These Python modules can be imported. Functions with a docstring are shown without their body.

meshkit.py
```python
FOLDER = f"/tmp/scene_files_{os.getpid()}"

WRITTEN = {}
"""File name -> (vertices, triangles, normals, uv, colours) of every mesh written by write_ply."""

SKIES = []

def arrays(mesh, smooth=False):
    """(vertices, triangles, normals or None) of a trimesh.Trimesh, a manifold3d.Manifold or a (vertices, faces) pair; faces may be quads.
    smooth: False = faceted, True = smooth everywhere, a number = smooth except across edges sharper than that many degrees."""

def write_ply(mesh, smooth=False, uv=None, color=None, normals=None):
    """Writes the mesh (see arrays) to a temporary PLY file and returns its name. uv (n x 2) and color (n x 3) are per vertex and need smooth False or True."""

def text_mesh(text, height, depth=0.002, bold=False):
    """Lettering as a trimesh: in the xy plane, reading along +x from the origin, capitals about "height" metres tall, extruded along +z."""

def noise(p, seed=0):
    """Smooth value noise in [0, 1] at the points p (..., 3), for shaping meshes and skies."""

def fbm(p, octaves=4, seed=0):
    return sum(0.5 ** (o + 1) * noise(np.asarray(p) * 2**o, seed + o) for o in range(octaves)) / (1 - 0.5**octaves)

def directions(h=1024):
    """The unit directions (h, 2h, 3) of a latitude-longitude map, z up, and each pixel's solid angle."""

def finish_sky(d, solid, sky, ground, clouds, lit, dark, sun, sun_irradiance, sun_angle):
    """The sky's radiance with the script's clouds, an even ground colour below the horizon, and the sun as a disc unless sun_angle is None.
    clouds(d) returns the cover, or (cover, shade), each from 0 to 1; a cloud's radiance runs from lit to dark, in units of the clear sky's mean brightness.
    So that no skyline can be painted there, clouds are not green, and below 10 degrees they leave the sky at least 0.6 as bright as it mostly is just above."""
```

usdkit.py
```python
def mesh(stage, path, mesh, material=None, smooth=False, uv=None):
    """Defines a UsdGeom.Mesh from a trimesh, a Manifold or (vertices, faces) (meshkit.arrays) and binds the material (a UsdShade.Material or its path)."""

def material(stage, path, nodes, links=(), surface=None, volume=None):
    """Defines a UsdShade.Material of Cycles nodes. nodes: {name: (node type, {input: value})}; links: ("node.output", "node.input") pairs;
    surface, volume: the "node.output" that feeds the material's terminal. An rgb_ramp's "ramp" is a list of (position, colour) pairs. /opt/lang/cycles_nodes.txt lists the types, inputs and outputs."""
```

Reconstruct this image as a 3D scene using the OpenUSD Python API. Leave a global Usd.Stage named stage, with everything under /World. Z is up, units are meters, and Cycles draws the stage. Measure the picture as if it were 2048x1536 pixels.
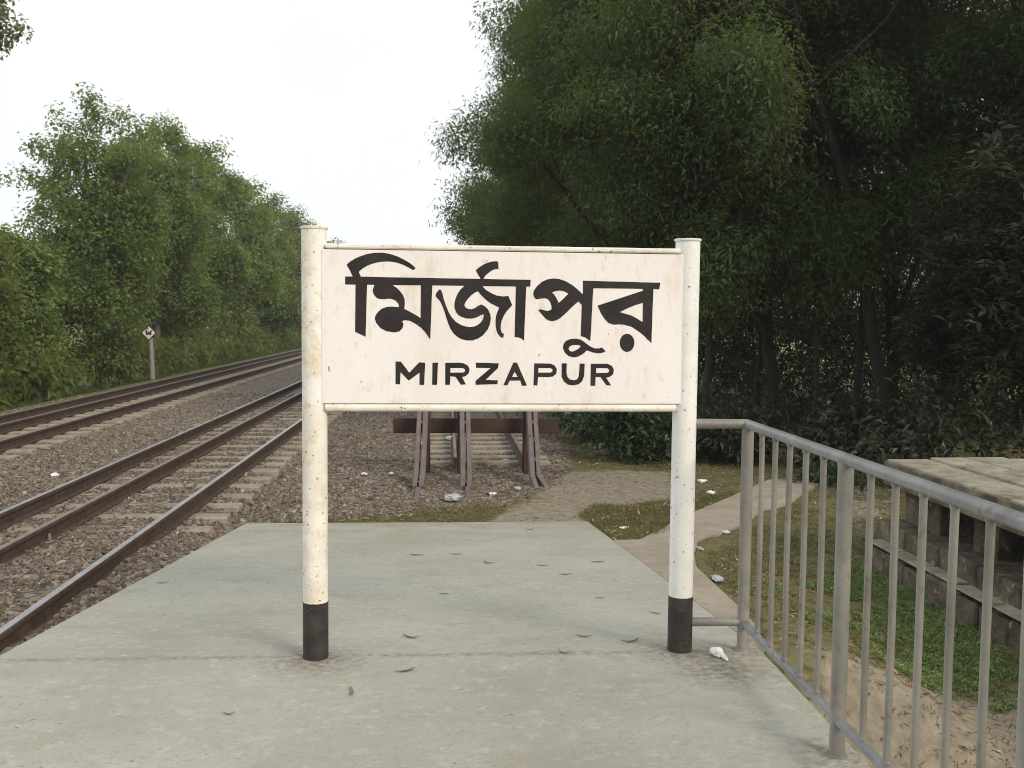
import math
import numpy as np, trimesh, usdkit, meshkit
from pxr import Usd, UsdGeom, UsdLux, UsdShade, Gf, Sdf, Vt
from shapely.geometry import Polygon, Point
from shapely import contains_xy

stage = Usd.Stage.CreateInMemory()
UsdGeom.SetStageUpAxis(stage, 'Z'); UsdGeom.SetStageMetersPerUnit(stage, 1.0)
UsdGeom.Xform.Define(stage, '/World'); UsdGeom.Scope.Define(stage, '/World/Looks')

# ------------------------------------------------------------------ camera
# x across the tracks, y along them, z up, metres; the rails' foot is at z = 0
YAW, PITCH, ROLL, EYE = 0.0661, -0.0667, 0.0091, 2.1686
EXPOSURE = 0.2
HAZE = 0.0006
_f = np.array([math.sin(YAW)*math.cos(PITCH), math.cos(YAW)*math.cos(PITCH), math.sin(PITCH)])
_r = np.array([math.cos(YAW), -math.sin(YAW), 0.0]); _u = np.cross(_r, _f)
_r, _u = _r*math.cos(ROLL)+_u*math.sin(ROLL), -_r*math.sin(ROLL)+_u*math.cos(ROLL)
cam = UsdGeom.Camera.Define(stage, '/World/camera')
cam.AddTransformOp().Set(Gf.Matrix4d(*_r, 0, *_u, 0, *(-_f), 0, 0, 0, EYE, 1))
cam.CreateHorizontalApertureAttr(36.0); cam.CreateVerticalApertureAttr(27.0)
cam.CreateFocalLengthAttr(36.0*1982/2048); cam.CreateClippingRangeAttr((0.05, 5000.0))
cam.CreateExposureAttr(EXPOSURE)

# ------------------------------------------------------------------ sky and sun
SUN = np.array([0.62, -0.80, 0.0]); ELEV = math.radians(30)
SUN = np.array([SUN[0]*math.cos(ELEV), SUN[1]*math.cos(ELEV), math.sin(ELEV)]); SUN /= np.linalg.norm(SUN)
sky_m = usdkit.material(stage, '/World/Looks/sky', {
    'sky': ('sky_texture', {'sky_type': 'single_scattering', 'sun_disc': False, 'sun_elevation': float(math.asin(SUN[2])),
                            'sun_rotation': float(math.atan2(SUN[0], SUN[1])), 'air_density': 1.0, 'aerosol_density': 3.0}),
    'co': ('texture_coordinate', {}),
    'n': ('noise_texture', {'scale': 1.6, 'detail': 4.0, 'roughness': 0.5}),
    'r': ('map_range', {'from_min': 0.3, 'from_max': 0.7, 'to_min': 0.80, 'to_max': 0.97}),
    'white': ('color', {'value': (9.5, 9.72, 9.85)}),
    'm': ('mix_color', {'blend_type': 'mix'}),
    'bg': ('background_shader', {'strength': 0.1})},
    [('co.generated', 'n.vector'), ('n.fac', 'r.value'), ('r.result', 'm.fac'), ('sky.color', 'm.a'), ('white.color', 'm.b'), ('m.result', 'bg.color')],
    surface='bg.background')
sky = UsdLux.DomeLight.Define(stage, '/World/sky')
UsdShade.MaterialBindingAPI.Apply(sky.GetPrim()).Bind(sky_m)
sky.GetPrim().SetCustomDataByKey('kind', 'structure')
sun = UsdLux.DistantLight.Define(stage, '/World/sun')
sun.CreateNormalizeAttr(True); sun.CreateIntensityAttr(0.52); sun.CreateAngleAttr(17.0); sun.CreateColorAttr(Gf.Vec3f(1.0, 0.88, 0.73))
_z = SUN; _x = np.cross([0, 0, 1.0], _z); _x /= np.linalg.norm(_x); _y = np.cross(_z, _x)
sun.AddTransformOp().Set(Gf.Matrix4d(*_x, 0, *_y, 0, *_z, 0, 0, 0, 30, 1))

PLAT = 0.596          # the platform's height above the rail foot
# ------------------------------------------------------------------ helpers
def numbered(parent, name):
    n, k = name, 0
    while stage.GetPrimAtPath(f'{parent}/{n}'):
        k += 1; n = f'{name}_{k:03d}'
    return f'{parent}/{n}'
_count = {}
def path_for(parent, name):
    parent = parent or '/World'
    if not isinstance(parent, str): parent = str(parent.GetPath())
    key = (parent, name); k = _count.get(key, -1)+1; _count[key] = k
    return f'{parent}/{name}' + (f'_{k:03d}' if k else '')
def tag(prim, label=None, cat=None, group=None, kind=None):
    prim = prim.GetPrim() if hasattr(prim, 'GetPrim') else prim
    for k, v in (('label', label), ('category', cat), ('group', group), ('kind', kind)):
        if v: prim.SetCustomDataByKey(k, v)
    return prim
def thing(name, label, cat, group=None, loc=None):
    x = UsdGeom.Xform.Define(stage, path_for(None, name))
    if loc is not None: x.AddTranslateOp().Set(Gf.Vec3d(*map(float, loc)))
    return tag(x, label, cat, group)
def obj(name, mesh, mat, parent=None, smooth=False, **kw):
    m = usdkit.mesh(stage, path_for(parent, name), mesh, mat, smooth=smooth)
    return tag(m, **kw)
def V(*a): return np.array(a, float)
def cat(ms): return trimesh.util.concatenate(ms)
def tm(v, f): return trimesh.Trimesh(np.asarray(v, float), np.asarray(f, int), process=False)
def box(x0, x1, y0, y1, z0, z1, bev=0.0):
    if bev <= 0:
        b = trimesh.creation.box([x1-x0, y1-y0, z1-z0]); b.apply_translation([(x0+x1)/2, (y0+y1)/2, (z0+z1)/2]); return b
    pts = []
    for sx in (0, 1):
        for sy in (0, 1):
            for sz in (0, 1):
                c = V(x1 if sx else x0, y1 if sy else y0, z1 if sz else z0); s = V(-1 if sx else 1, -1 if sy else 1, -1 if sz else 1)*bev
                pts += [c+V(0, s[1], s[2]), c+V(s[0], 0, s[2]), c+V(s[0], s[1], 0)]
    return trimesh.convex.convex_hull(np.array(pts))
def tube(pts, r, n=12, cap=True):
    pts = np.asarray(pts, float); r = np.broadcast_to(np.asarray(r, float), (len(pts),))
    t = np.gradient(pts, axis=0); t /= np.linalg.norm(t, axis=1, keepdims=True)
    a = V(0, 0, 1) if abs(t[0, 2]) < .9 else V(1, 0, 0)
    v = []
    s = np.cross(t[0], a); s /= np.linalg.norm(s)
    for p, d, q in zip(pts, t, r):
        s = s-d*(s@d); s /= np.linalg.norm(s); u = np.cross(d, s)
        ang = np.arange(n)*2*np.pi/n
        v.append(p+q*(np.cos(ang)[:, None]*s+np.sin(ang)[:, None]*u))
    v = np.vstack(v); f = []
    for i in range(len(pts)-1):
        k = np.arange(n); b = i*n+k; c = i*n+(k+1) % n
        f += [np.stack([b, c, c+n], 1), np.stack([b, c+n, b+n], 1)]
    if cap:
        v = np.vstack([v, pts[:1], pts[-1:]]); m = len(v); k = np.arange(n); e = (len(pts)-1)*n
        f += [np.stack([np.full(n, m-2), (k+1) % n, k], 1), np.stack([np.full(n, m-1), e+k, e+(k+1) % n], 1)]
    return tm(v, np.vstack(f))
def extrude_along(profile, p0, p1, up=(0, 0, 1)):
    """A closed 2-D profile (across, up) swept straight from p0 to p1."""
    p0, p1 = V(*p0), V(*p1); d = (p1-p0)/np.linalg.norm(p1-p0); s = np.cross(d, V(*up)); s /= np.linalg.norm(s); u = np.cross(s, d)
    m = trimesh.creation.extrude_polygon(Polygon(profile), np.linalg.norm(p1-p0), engine='earcut')
    v = m.vertices; return tm(p0+v[:, :1]*s+v[:, 1:2]*u+v[:, 2:]*d, m.faces[:, ::-1])
def smoothstep(a, b, x):
    t = np.clip((np.asarray(x, float)-a)/(b-a), 0, 1); return t*t*(3-2*t)
def ramp_z(y): return np.clip(PLAT-.0997*(np.asarray(y, float)-4.55), .0, PLAT)
def height(x, y):
    """The lie of the land: a fill beside the ramp, the bank beyond the main line, the dip under the trees on the right."""
    k = smoothstep(4.2, 4.75, y)*(1-smoothstep(9.2, 10.6, y))*(1-smoothstep(1.75, 3.1, x))*smoothstep(.5, 1.2, x)
    z = k*(np.clip(ramp_z(y), .02, 1)-.03)-.55*smoothstep(9.7, 11.8, -x)-.2*smoothstep(6, 11, x)
    return z

# ------------------------------------------------------------------ materials
MATS = {}
def mat(name, nodes, links, surface='p.BSDF', **kw):
    MATS[name] = usdkit.material(stage, f'/World/Looks/{name}', nodes, links, surface=surface, **kw); return MATS[name]
def surf(name, cols, scale=3.0, rough=.8, detail=5.0, bump=0.0, bscale=40.0, metallic=0.0, spec=.3, specks=None, stretch=(1, 1, 1), island=False, bdist=.01):
    """Noise-coloured surface: cols are ramp stops over noise; specks = (colour, scale, threshold) adds small spots."""
    n = {'g': ('geometry', {}), 'map': ('mapping', {'scale': stretch}), 'n': ('noise_texture', {'scale': scale, 'detail': detail, 'roughness': .6}),
         'r': ('rgb_ramp', {'ramp': cols}), 'p': ('principled_bsdf', {'roughness': rough, 'metallic': metallic, 'specular_ior_level': spec})}
    l = [('g.position', 'map.vector'), ('map.vector', 'n.vector')]
    if island:
        n['a'] = ('math', {'math_type': 'multiply_add', 'value2': .55, 'value3': 0.0}); n['b'] = ('math', {'math_type': 'multiply_add', 'value2': .45})
        l += [('n.fac', 'a.value1'), ('g.random_per_island', 'b.value1'), ('a.value', 'b.value3'), ('b.value', 'r.fac')]
    else: l += [('n.fac', 'r.fac')]
    last = 'r.color'
    for k, (c, s, lo, hi) in enumerate(specks or ()):
        n[f's{k}'] = ('noise_texture', {'scale': s, 'detail': 3.0, 'roughness': .65}); n[f'm{k}'] = ('map_range', {'from_min': lo, 'from_max': hi})
        n[f'x{k}'] = ('mix_color', {'blend_type': 'mix', 'b': c})
        l += [('map.vector', f's{k}.vector'), (f's{k}.fac', f'm{k}.value'), (f'm{k}.result', f'x{k}.fac'), (last, f'x{k}.a')]; last = f'x{k}.result'
    l.append((last, 'p.base_color'))
    if bump:
        n['bn'] = ('noise_texture', {'scale': bscale, 'detail': 4.0}); n['bp'] = ('bump', {'strength': bump, 'distance': bdist})
        l += [('g.position', 'bn.vector'), ('bn.fac', 'bp.height'), ('bp.normal', 'p.normal')]
    return mat(name, n, l)
def leafmat(name, stops, trans=.35, tcol=(.10, .16, .02), clump=.6, rough=.55, wn=.62, wi=.68):
    n = {'g': ('geometry', {}), 'o': ('object_info', {}), 'n': ('noise_texture', {'scale': clump, 'detail': 2.0}), 'a': ('math', {'math_type': 'multiply_add', 'value2': wn, 'value3': -wn*.36}),
         'b': ('math', {'math_type': 'multiply_add', 'value2': wi}), 'c': ('math', {'math_type': 'multiply_add', 'value2': .22}), 'r': ('rgb_ramp', {'ramp': stops}),
         'p': ('principled_bsdf', {'roughness': rough, 'specular_ior_level': .35}), 't': ('translucent_bsdf', {'color': tcol}), 'x': ('mix_closure', {'fac': trans})}
    l = [('g.position', 'n.vector'), ('n.fac', 'a.value1'), ('g.random_per_island', 'b.value1'), ('a.value', 'b.value3'), ('o.random', 'c.value1'), ('b.value', 'c.value3'), ('c.value', 'r.fac'), ('r.color', 'p.base_color'),
         ('p.BSDF', 'x.closure1'), ('t.BSDF', 'x.closure2')]
    return mat(name, n, l, surface='x.closure')

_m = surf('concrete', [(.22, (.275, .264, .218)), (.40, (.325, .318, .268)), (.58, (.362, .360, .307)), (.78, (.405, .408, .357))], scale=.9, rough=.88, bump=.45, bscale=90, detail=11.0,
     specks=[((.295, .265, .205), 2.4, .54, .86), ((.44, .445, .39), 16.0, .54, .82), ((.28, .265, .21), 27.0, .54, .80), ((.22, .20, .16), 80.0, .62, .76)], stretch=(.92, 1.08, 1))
def concrete_marks(name, spots, line):
    """Darker brown mixed in, fading outwards, round the feet of posts (spots: x, y, radius) and along the joint (line: x0, x1, y)."""
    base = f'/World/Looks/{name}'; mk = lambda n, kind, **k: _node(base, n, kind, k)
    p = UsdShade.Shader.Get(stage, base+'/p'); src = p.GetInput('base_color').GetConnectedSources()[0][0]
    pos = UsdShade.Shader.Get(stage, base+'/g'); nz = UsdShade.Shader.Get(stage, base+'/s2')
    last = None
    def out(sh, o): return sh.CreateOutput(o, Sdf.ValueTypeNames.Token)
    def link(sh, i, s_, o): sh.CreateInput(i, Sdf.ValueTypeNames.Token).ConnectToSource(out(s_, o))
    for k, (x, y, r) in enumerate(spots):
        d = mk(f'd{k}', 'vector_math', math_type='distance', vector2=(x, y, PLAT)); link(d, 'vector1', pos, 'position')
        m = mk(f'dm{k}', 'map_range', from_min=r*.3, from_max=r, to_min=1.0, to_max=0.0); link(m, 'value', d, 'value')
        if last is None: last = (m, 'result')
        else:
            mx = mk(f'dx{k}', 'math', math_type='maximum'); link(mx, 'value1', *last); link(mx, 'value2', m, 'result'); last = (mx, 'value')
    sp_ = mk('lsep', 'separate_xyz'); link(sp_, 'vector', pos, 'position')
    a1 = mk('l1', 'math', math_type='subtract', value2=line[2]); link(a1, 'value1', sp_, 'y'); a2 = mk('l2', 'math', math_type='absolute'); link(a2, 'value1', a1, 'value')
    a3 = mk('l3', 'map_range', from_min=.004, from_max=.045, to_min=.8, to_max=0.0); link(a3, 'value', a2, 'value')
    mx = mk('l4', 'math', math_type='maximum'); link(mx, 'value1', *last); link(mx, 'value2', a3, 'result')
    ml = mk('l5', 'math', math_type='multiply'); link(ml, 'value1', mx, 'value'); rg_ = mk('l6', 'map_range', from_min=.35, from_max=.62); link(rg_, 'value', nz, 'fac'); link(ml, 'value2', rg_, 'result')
    mix = mk('dark_mix', 'mix_color', blend_type='mix', b=(.205, .178, .135)); link(mix, 'fac', ml, 'value')
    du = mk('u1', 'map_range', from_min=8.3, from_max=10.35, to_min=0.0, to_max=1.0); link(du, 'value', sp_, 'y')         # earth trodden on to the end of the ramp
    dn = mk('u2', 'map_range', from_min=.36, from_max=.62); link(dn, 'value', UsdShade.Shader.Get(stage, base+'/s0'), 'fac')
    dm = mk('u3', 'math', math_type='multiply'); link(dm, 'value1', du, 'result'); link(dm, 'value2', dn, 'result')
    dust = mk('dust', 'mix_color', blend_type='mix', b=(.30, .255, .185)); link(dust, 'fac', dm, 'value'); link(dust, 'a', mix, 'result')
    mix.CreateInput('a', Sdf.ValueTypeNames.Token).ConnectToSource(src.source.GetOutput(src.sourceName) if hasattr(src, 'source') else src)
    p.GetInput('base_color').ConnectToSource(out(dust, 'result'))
def _node(base, n, kind, vals):
    sh = UsdShade.Shader.Define(stage, f'{base}/{n}'); sh.CreateIdAttr(f'cycles_{kind}')
    for k, v in vals.items():
        if isinstance(v, str): sh.CreateInput(k, Sdf.ValueTypeNames.Token).Set(v)
        elif isinstance(v, tuple): sh.CreateInput(k, Sdf.ValueTypeNames.Float3).Set(Gf.Vec3f(*map(float, v)))
        else: sh.CreateInput(k, Sdf.ValueTypeNames.Float).Set(float(v))
    return sh
concrete_marks('concrete', [(-.60, 4.50, .30), (1.115, 4.54, .26), (1.418, 4.56, .2), (1.418, 3.41, .2), (1.418, 2.26, .2), (1.25, 4.3, .3)], (0, 0, 4.5465))
surf('path_concrete', [(.3, (.25, .215, .165)), (.7, (.36, .31, .245))], scale=2.2, rough=.9, bump=.4, bscale=35, specks=[((.24, .19, .13), 7.0, .58, .7)])
surf('white_paint', [(.3, (.69, .635, .59)), (.5, (.75, .705, .67)), (.75, (.785, .765, .745))], scale=2.6, detail=9.0, rough=.5, bump=.12, bscale=60,
     specks=[((.60, .50, .40), 8.0, .58, .82), ((.66, .58, .50), 30.0, .58, .78), ((.24, .13, .08), 42.0, .70, .73)], stretch=(1, 1, .4))
surf('post_paint', [(.3, (.63, .59, .50)), (.5, (.74, .70, .62)), (.75, (.79, .77, .72))], scale=7.0, rough=.5, bump=.3, bscale=45,
     specks=[((.62, .54, .40), 11.0, .54, .72), ((.36, .25, .17), 38.0, .65, .69), ((.20, .09, .05), 60.0, .66, .69)])
surf('post_paint_clean', [(.3, (.64, .625, .58)), (.5, (.71, .70, .66)), (.75, (.76, .75, .72))], scale=7.0, rough=.5, bump=.2, bscale=45,
     specks=[((.60, .52, .42), 14.0, .64, .78), ((.24, .15, .10), 46.0, .655, .69)])
surf('black_paint', [(.3, (.020, .017, .016)), (.7, (.042, .036, .034))], scale=12, rough=.5, bump=.1, specks=[((.12, .10, .09), 60.0, .70, .76)])
surf('letter_paint', [(.3, (.011, .008, .008)), (.7, (.027, .021, .020))], scale=9, rough=.42, spec=.3, specks=[((.26, .22, .18), 75.0, .69, .75)])
surf('band_paint', [(.3, (.018, .015, .013)), (.7, (.05, .043, .038))], scale=14, rough=.6, bump=.2, specks=[((.15, .12, .09), 40.0, .64, .74)])
surf('railing_paint', [(.3, (.135, .130, .112)), (.5, (.20, .192, .165)), (.7, (.27, .255, .22))], scale=5, rough=.34, spec=.45, bump=.3, bscale=40, detail=8.0, stretch=(1, 1, .5), specks=[((.15, .12, .09), 12.0, .60, .72), ((.16, .095, .055), 24.0, .67, .74)])
surf('railing_top_paint', [(.3, (.125, .128, .128)), (.5, (.17, .175, .175)), (.7, (.225, .23, .228))], scale=6, rough=.33, spec=.55, bump=.25, bscale=35, detail=8.0, specks=[((.10, .095, .09), 14.0, .60, .72), ((.15, .08, .045), 34.0, .69, .73)])
surf('rail_rust', [(.3, (.042, .029, .023)), (.7, (.092, .060, .045))], scale=9, rough=.8, bump=.2, bscale=60)
surf('rail_head', [(.3, (.30, .30, .31)), (.7, (.42, .42, .43))], scale=5, rough=.38, metallic=.6)
surf('rail_head_dull', [(.3, (.17, .135, .12)), (.7, (.25, .205, .18))], scale=5, rough=.55, metallic=.2)
surf('sleeper', [(.3, (.20, .17, .13)), (.7, (.33, .29, .225))], scale=5, rough=.9, bump=.4, bscale=30, island=False)
surf('buffer_steel', [(.3, (.105, .083, .077)), (.7, (.165, .137, .13))], scale=6, rough=.65, bump=.2, bscale=40, specks=[((.10, .045, .025), 12.0, .6, .7)])
surf('buffer_beam', [(.3, (.026, .017, .014)), (.7, (.062, .034, .024))], scale=4, rough=.8, bump=.3, bscale=25)
surf('deck_concrete', [(.3, (.17, .152, .112)), (.5, (.27, .243, .185)), (.7, (.36, .328, .255))], scale=3, rough=.92, bump=.6, bscale=25, detail=8.0, specks=[((.12, .10, .07), 5.0, .54, .72), ((.20, .17, .12), 14.0, .56, .72)])
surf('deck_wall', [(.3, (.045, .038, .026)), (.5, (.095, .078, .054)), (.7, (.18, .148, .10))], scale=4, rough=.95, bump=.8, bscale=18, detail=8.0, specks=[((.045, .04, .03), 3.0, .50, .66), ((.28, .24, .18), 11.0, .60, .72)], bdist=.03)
surf('deck_dark', [(.3, (.03, .027, .025)), (.7, (.06, .055, .05))], scale=5, rough=.95)
surf('bark_dark', [(.3, (.020, .015, .011)), (.7, (.046, .035, .026))], scale=8, rough=.95, bump=.8, bscale=18, stretch=(1, 1, .3), bdist=.03)
surf('bark_grey', [(.3, (.07, .06, .05)), (.7, (.17, .145, .12))], scale=8, rough=.95, bump=.8, bscale=18, stretch=(1, 1, .3), bdist=.03)
surf('scrap_white', [(.3, (.62, .62, .62)), (.7, (.82, .82, .82))], scale=20, rough=.6)
surf('bone', [(.3, (.66, .66, .62)), (.7, (.82, .82, .79))], scale=25, rough=.6, bump=.2, bscale=80)
surf('scrap_grey', [(.3, (.30, .31, .33)), (.7, (.48, .49, .52))], scale=20, rough=.4)
surf('old_post', [(.3, (.20, .185, .165)), (.7, (.34, .32, .29))], scale=8, rough=.9, bump=.4)
mat('stone', {'g': ('object_info', {}), 'q': ('geometry', {}), 'n': ('noise_texture', {'scale': 30.0, 'detail': 3.0}), 'r': ('rgb_ramp', {'ramp': [(0, (.085, .068, .050)), (.35, (.145, .118, .090)), (.7, (.19, .156, .12)), (.92, (.24, .20, .16)), (1, (.34, .31, .27))]}),
    'x': ('mix_color', {'blend_type': 'overlay', 'fac': .35}), 'p': ('principled_bsdf', {'roughness': .9, 'specular_ior_level': .2})},
    [('g.random', 'r.fac'), ('q.position', 'n.vector'), ('r.color', 'x.a'), ('n.color', 'x.b'), ('x.result', 'p.base_color')])
mat('flake', {'g': ('object_info', {}), 'r': ('rgb_ramp', {'ramp': [(0, (.09, .05, .025)), (.4, (.17, .10, .05)), (.75, (.27, .18, .08)), (1, (.40, .31, .13))]}), 'p': ('principled_bsdf', {'roughness': .8})}, [('g.random', 'r.fac'), ('r.color', 'p.base_color')])
mat('dry_leaf', {'g': ('object_info', {}), 'r': ('rgb_ramp', {'ramp': [(0, (.055, .038, .024)), (.6, (.12, .08, .045)), (1, (.28, .17, .085))]}), 'p': ('principled_bsdf', {'roughness': .7})}, [('g.random', 'r.fac'), ('r.color', 'p.base_color')])
mat('dry_grass', {'g': ('object_info', {}), 'r': ('rgb_ramp', {'ramp': [(0, (.085, .090, .03)), (.45, (.135, .13, .048)), (.75, (.20, .17, .075)), (1, (.085, .125, .03))]}), 'p': ('principled_bsdf', {'roughness': .8})}, [('g.random', 'r.fac'), ('r.color', 'p.base_color')])
mat('cover_leaf', {'g': ('object_info', {}), 'r': ('rgb_ramp', {'ramp': [(0, (.065, .12, .024)), (.6, (.12, .20, .042)), (.85, (.18, .24, .06)), (1, (.22, .19, .08))]}), 'p': ('principled_bsdf', {'roughness': .6})}, [('g.random', 'r.fac'), ('r.color', 'p.base_color')])
leafmat('leaf_acacia', [(.0, (.020, .033, .011)), (.28, (.052, .078, .021)), (.55, (.105, .145, .036)), (.78, (.17, .21, .055)), (.88, (.24, .22, .06)), (.95, (.40, .28, .08)), (1, (.46, .34, .12))], trans=.36, tcol=(.17, .22, .03), clump=1.8, wn=1.0, wi=.68)
leafmat('leaf_far', [(.0, (.036, .055, .015)), (.28, (.098, .138, .032)), (.55, (.19, .25, .058)), (.85, (.33, .39, .10)), (1, (.47, .43, .16))], trans=.36, tcol=(.24, .31, .05), clump=1.7, wn=1.35, wi=.6)
leafmat('leaf_near_left', [(.0, (.032, .043, .011)), (.3, (.085, .106, .021)), (.6, (.165, .195, .039)), (.88, (.28, .30, .065)), (1, (.38, .31, .10))], trans=.36, tcol=(.21, .25, .035), clump=2.4, wn=1.1, wi=.62)
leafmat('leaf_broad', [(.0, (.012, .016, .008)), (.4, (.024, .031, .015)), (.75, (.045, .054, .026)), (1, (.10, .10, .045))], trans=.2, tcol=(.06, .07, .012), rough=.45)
leafmat('leaf_shrub', [(.0, (.026, .042, .020)), (.4, (.048, .070, .034)), (.8, (.080, .105, .055)), (1, (.13, .15, .085))], trans=.2, tcol=(.06, .11, .02), rough=.4)
leafmat('leaf_grassy', [(.0, (.045, .065, .018)), (.5, (.09, .115, .03)), (1, (.20, .20, .07))], trans=.35, tcol=(.14, .18, .04))

# the ground: soil, ballast dust, dry grass and bare earth by the mesh's own masks
mat('ground', {
    'at': ('attribute', {'attribute': 'cover'}), 'sp': ('separate_color', {}), 'g': ('geometry', {}),
    'n1': ('noise_texture', {'scale': 1.1, 'detail': 6.0, 'roughness': .65}), 'n2': ('noise_texture', {'scale': 9.0, 'detail': 5.0, 'roughness': .7}), 'v': ('voronoi_texture', {'scale': 17.0}),
    'bal': ('rgb_ramp', {'ramp': [(.0, (.07, .055, .042)), (.45, (.155, .126, .10)), (.8, (.225, .188, .15)), (1, (.33, .29, .24))]}),
    'gra': ('rgb_ramp', {'ramp': [(.28, (.070, .062, .030)), (.42, (.115, .105, .048)), (.52, (.15, .130, .068)), (.62, (.105, .115, .042)), (.72, (.165, .142, .078)), (.85, (.12, .125, .05))]}),
    'dir': ('rgb_ramp', {'ramp': [(.28, (.15, .127, .090)), (.42, (.21, .180, .134)), (.58, (.26, .225, .170)), (.75, (.31, .275, .213))]}),
    'fie': ('rgb_ramp', {'ramp': [(.35, (.08, .11, .03)), (.5, (.135, .17, .048)), (.65, (.21, .235, .08))]}),
    'n3': ('noise_texture', {'scale': .25, 'detail': 4.0}),
    'vc': ('separate_color', {}), 
    'w1': ('math', {'math_type': 'multiply_add', 'value2': .9, 'value3': -.45}), 'w2': ('math', {'math_type': 'add'}), 'w3': ('math', {'math_type': 'add'}), 'w4': ('math', {'math_type': 'add'}),
    'e1': ('map_range', {'from_min': .35, 'from_max': .65}), 'e2': ('map_range', {'from_min': .3, 'from_max': .7}), 'e3': ('map_range', {'from_min': .35, 'from_max': .65}),
    'x1': ('mix_color', {'blend_type': 'mix'}), 'x2': ('mix_color', {'blend_type': 'mix'}), 'x3': ('mix_color', {'blend_type': 'mix'}),
    'b': ('bump', {'strength': .7, 'distance': .03}), 'p': ('principled_bsdf', {'roughness': .95, 'specular_ior_level': .15})},
    [('at.color', 'sp.color'), ('g.position', 'n1.vector'), ('g.position', 'n2.vector'), ('g.position', 'v.vector'), ('g.position', 'n3.vector'),
     ('v.color', 'vc.color'), ('vc.r', 'bal.fac'), ('n2.fac', 'gra.fac'), ('n2.fac', 'dir.fac'), ('n3.fac', 'fie.fac'),
     ('n2.fac', 'w1.value1'), ('sp.r', 'w2.value1'), ('w1.value', 'w2.value2'), ('sp.g', 'w3.value1'), ('w1.value', 'w3.value2'), ('sp.b', 'w4.value1'), ('w1.value', 'w4.value2'),
     ('w2.value', 'e1.value'), ('w3.value', 'e2.value'), ('w4.value', 'e3.value'),
     ('gra.color', 'x1.a'), ('fie.color', 'x1.b'), ('e3.result', 'x1.fac'), ('x1.result', 'x2.a'), ('dir.color', 'x2.b'), ('e2.result', 'x2.fac'),
     ('x2.result', 'x3.a'), ('bal.color', 'x3.b'), ('e1.result', 'x3.fac'), ('x3.result', 'p.base_color'), ('v.distance', 'b.height'), ('b.normal', 'p.normal')])

# ------------------------------------------------------------------ ground
P_dirt1 = Polygon([(0.36, 10.26), (0.66, 11.0), (1.15, 12.0), (1.33, 12.81), (1.6, 13.72), (2.51, 13.9), (3.26, 13.99), (2.76, 11.64), (2.26, 11.39), (1.75, 11.34), (1.49, 10.82), (1.54, 10.23)])
P_path = [(1.515, 8.79), (1.77, 8.85), (2.42, 10.34), (2.88, 10.96), (3.64, 12.0), (4.22, 12.81), (4.5, 13.05), (4.82, 12.89), (4.9, 12.61), (4.51, 12.06), (4.07, 11.36), (3.59, 10.95), (3.07, 10.09), (2.65, 9.51), (2.38, 9.13), (2.11, 8.21), (1.88, 7.24), (1.8, 6.41), (1.735, 5.7), (1.66, 5.1), (1.58, 4.72), (1.515, 4.6)]
P_green = Polygon([(3.75, 9.47), (4.1, 9.3), (3.94, 8.65), (4.0, 7.51), (4.07, 6.6), (3.66, 5.93), (3.28, 5.81), (2.71, 5.63), (2.84, 6.33), (2.98, 7.38)])
P_dirt2 = Polygon([(1.5, 4.25), (1.9, 4.75), (2.4, 5.1), (3.03, 5.4), (3.51, 5.5), (6, 5.5), (6, -4), (1.5, -4)])
P_dirt3 = Polygon([(4.83, 11.61), (5.69, 12.88), (5.69, 12.11), (5.03, 10.69), (4.71, 10.42), (4.2, 9.4), (3.9, 9.0)])
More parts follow.
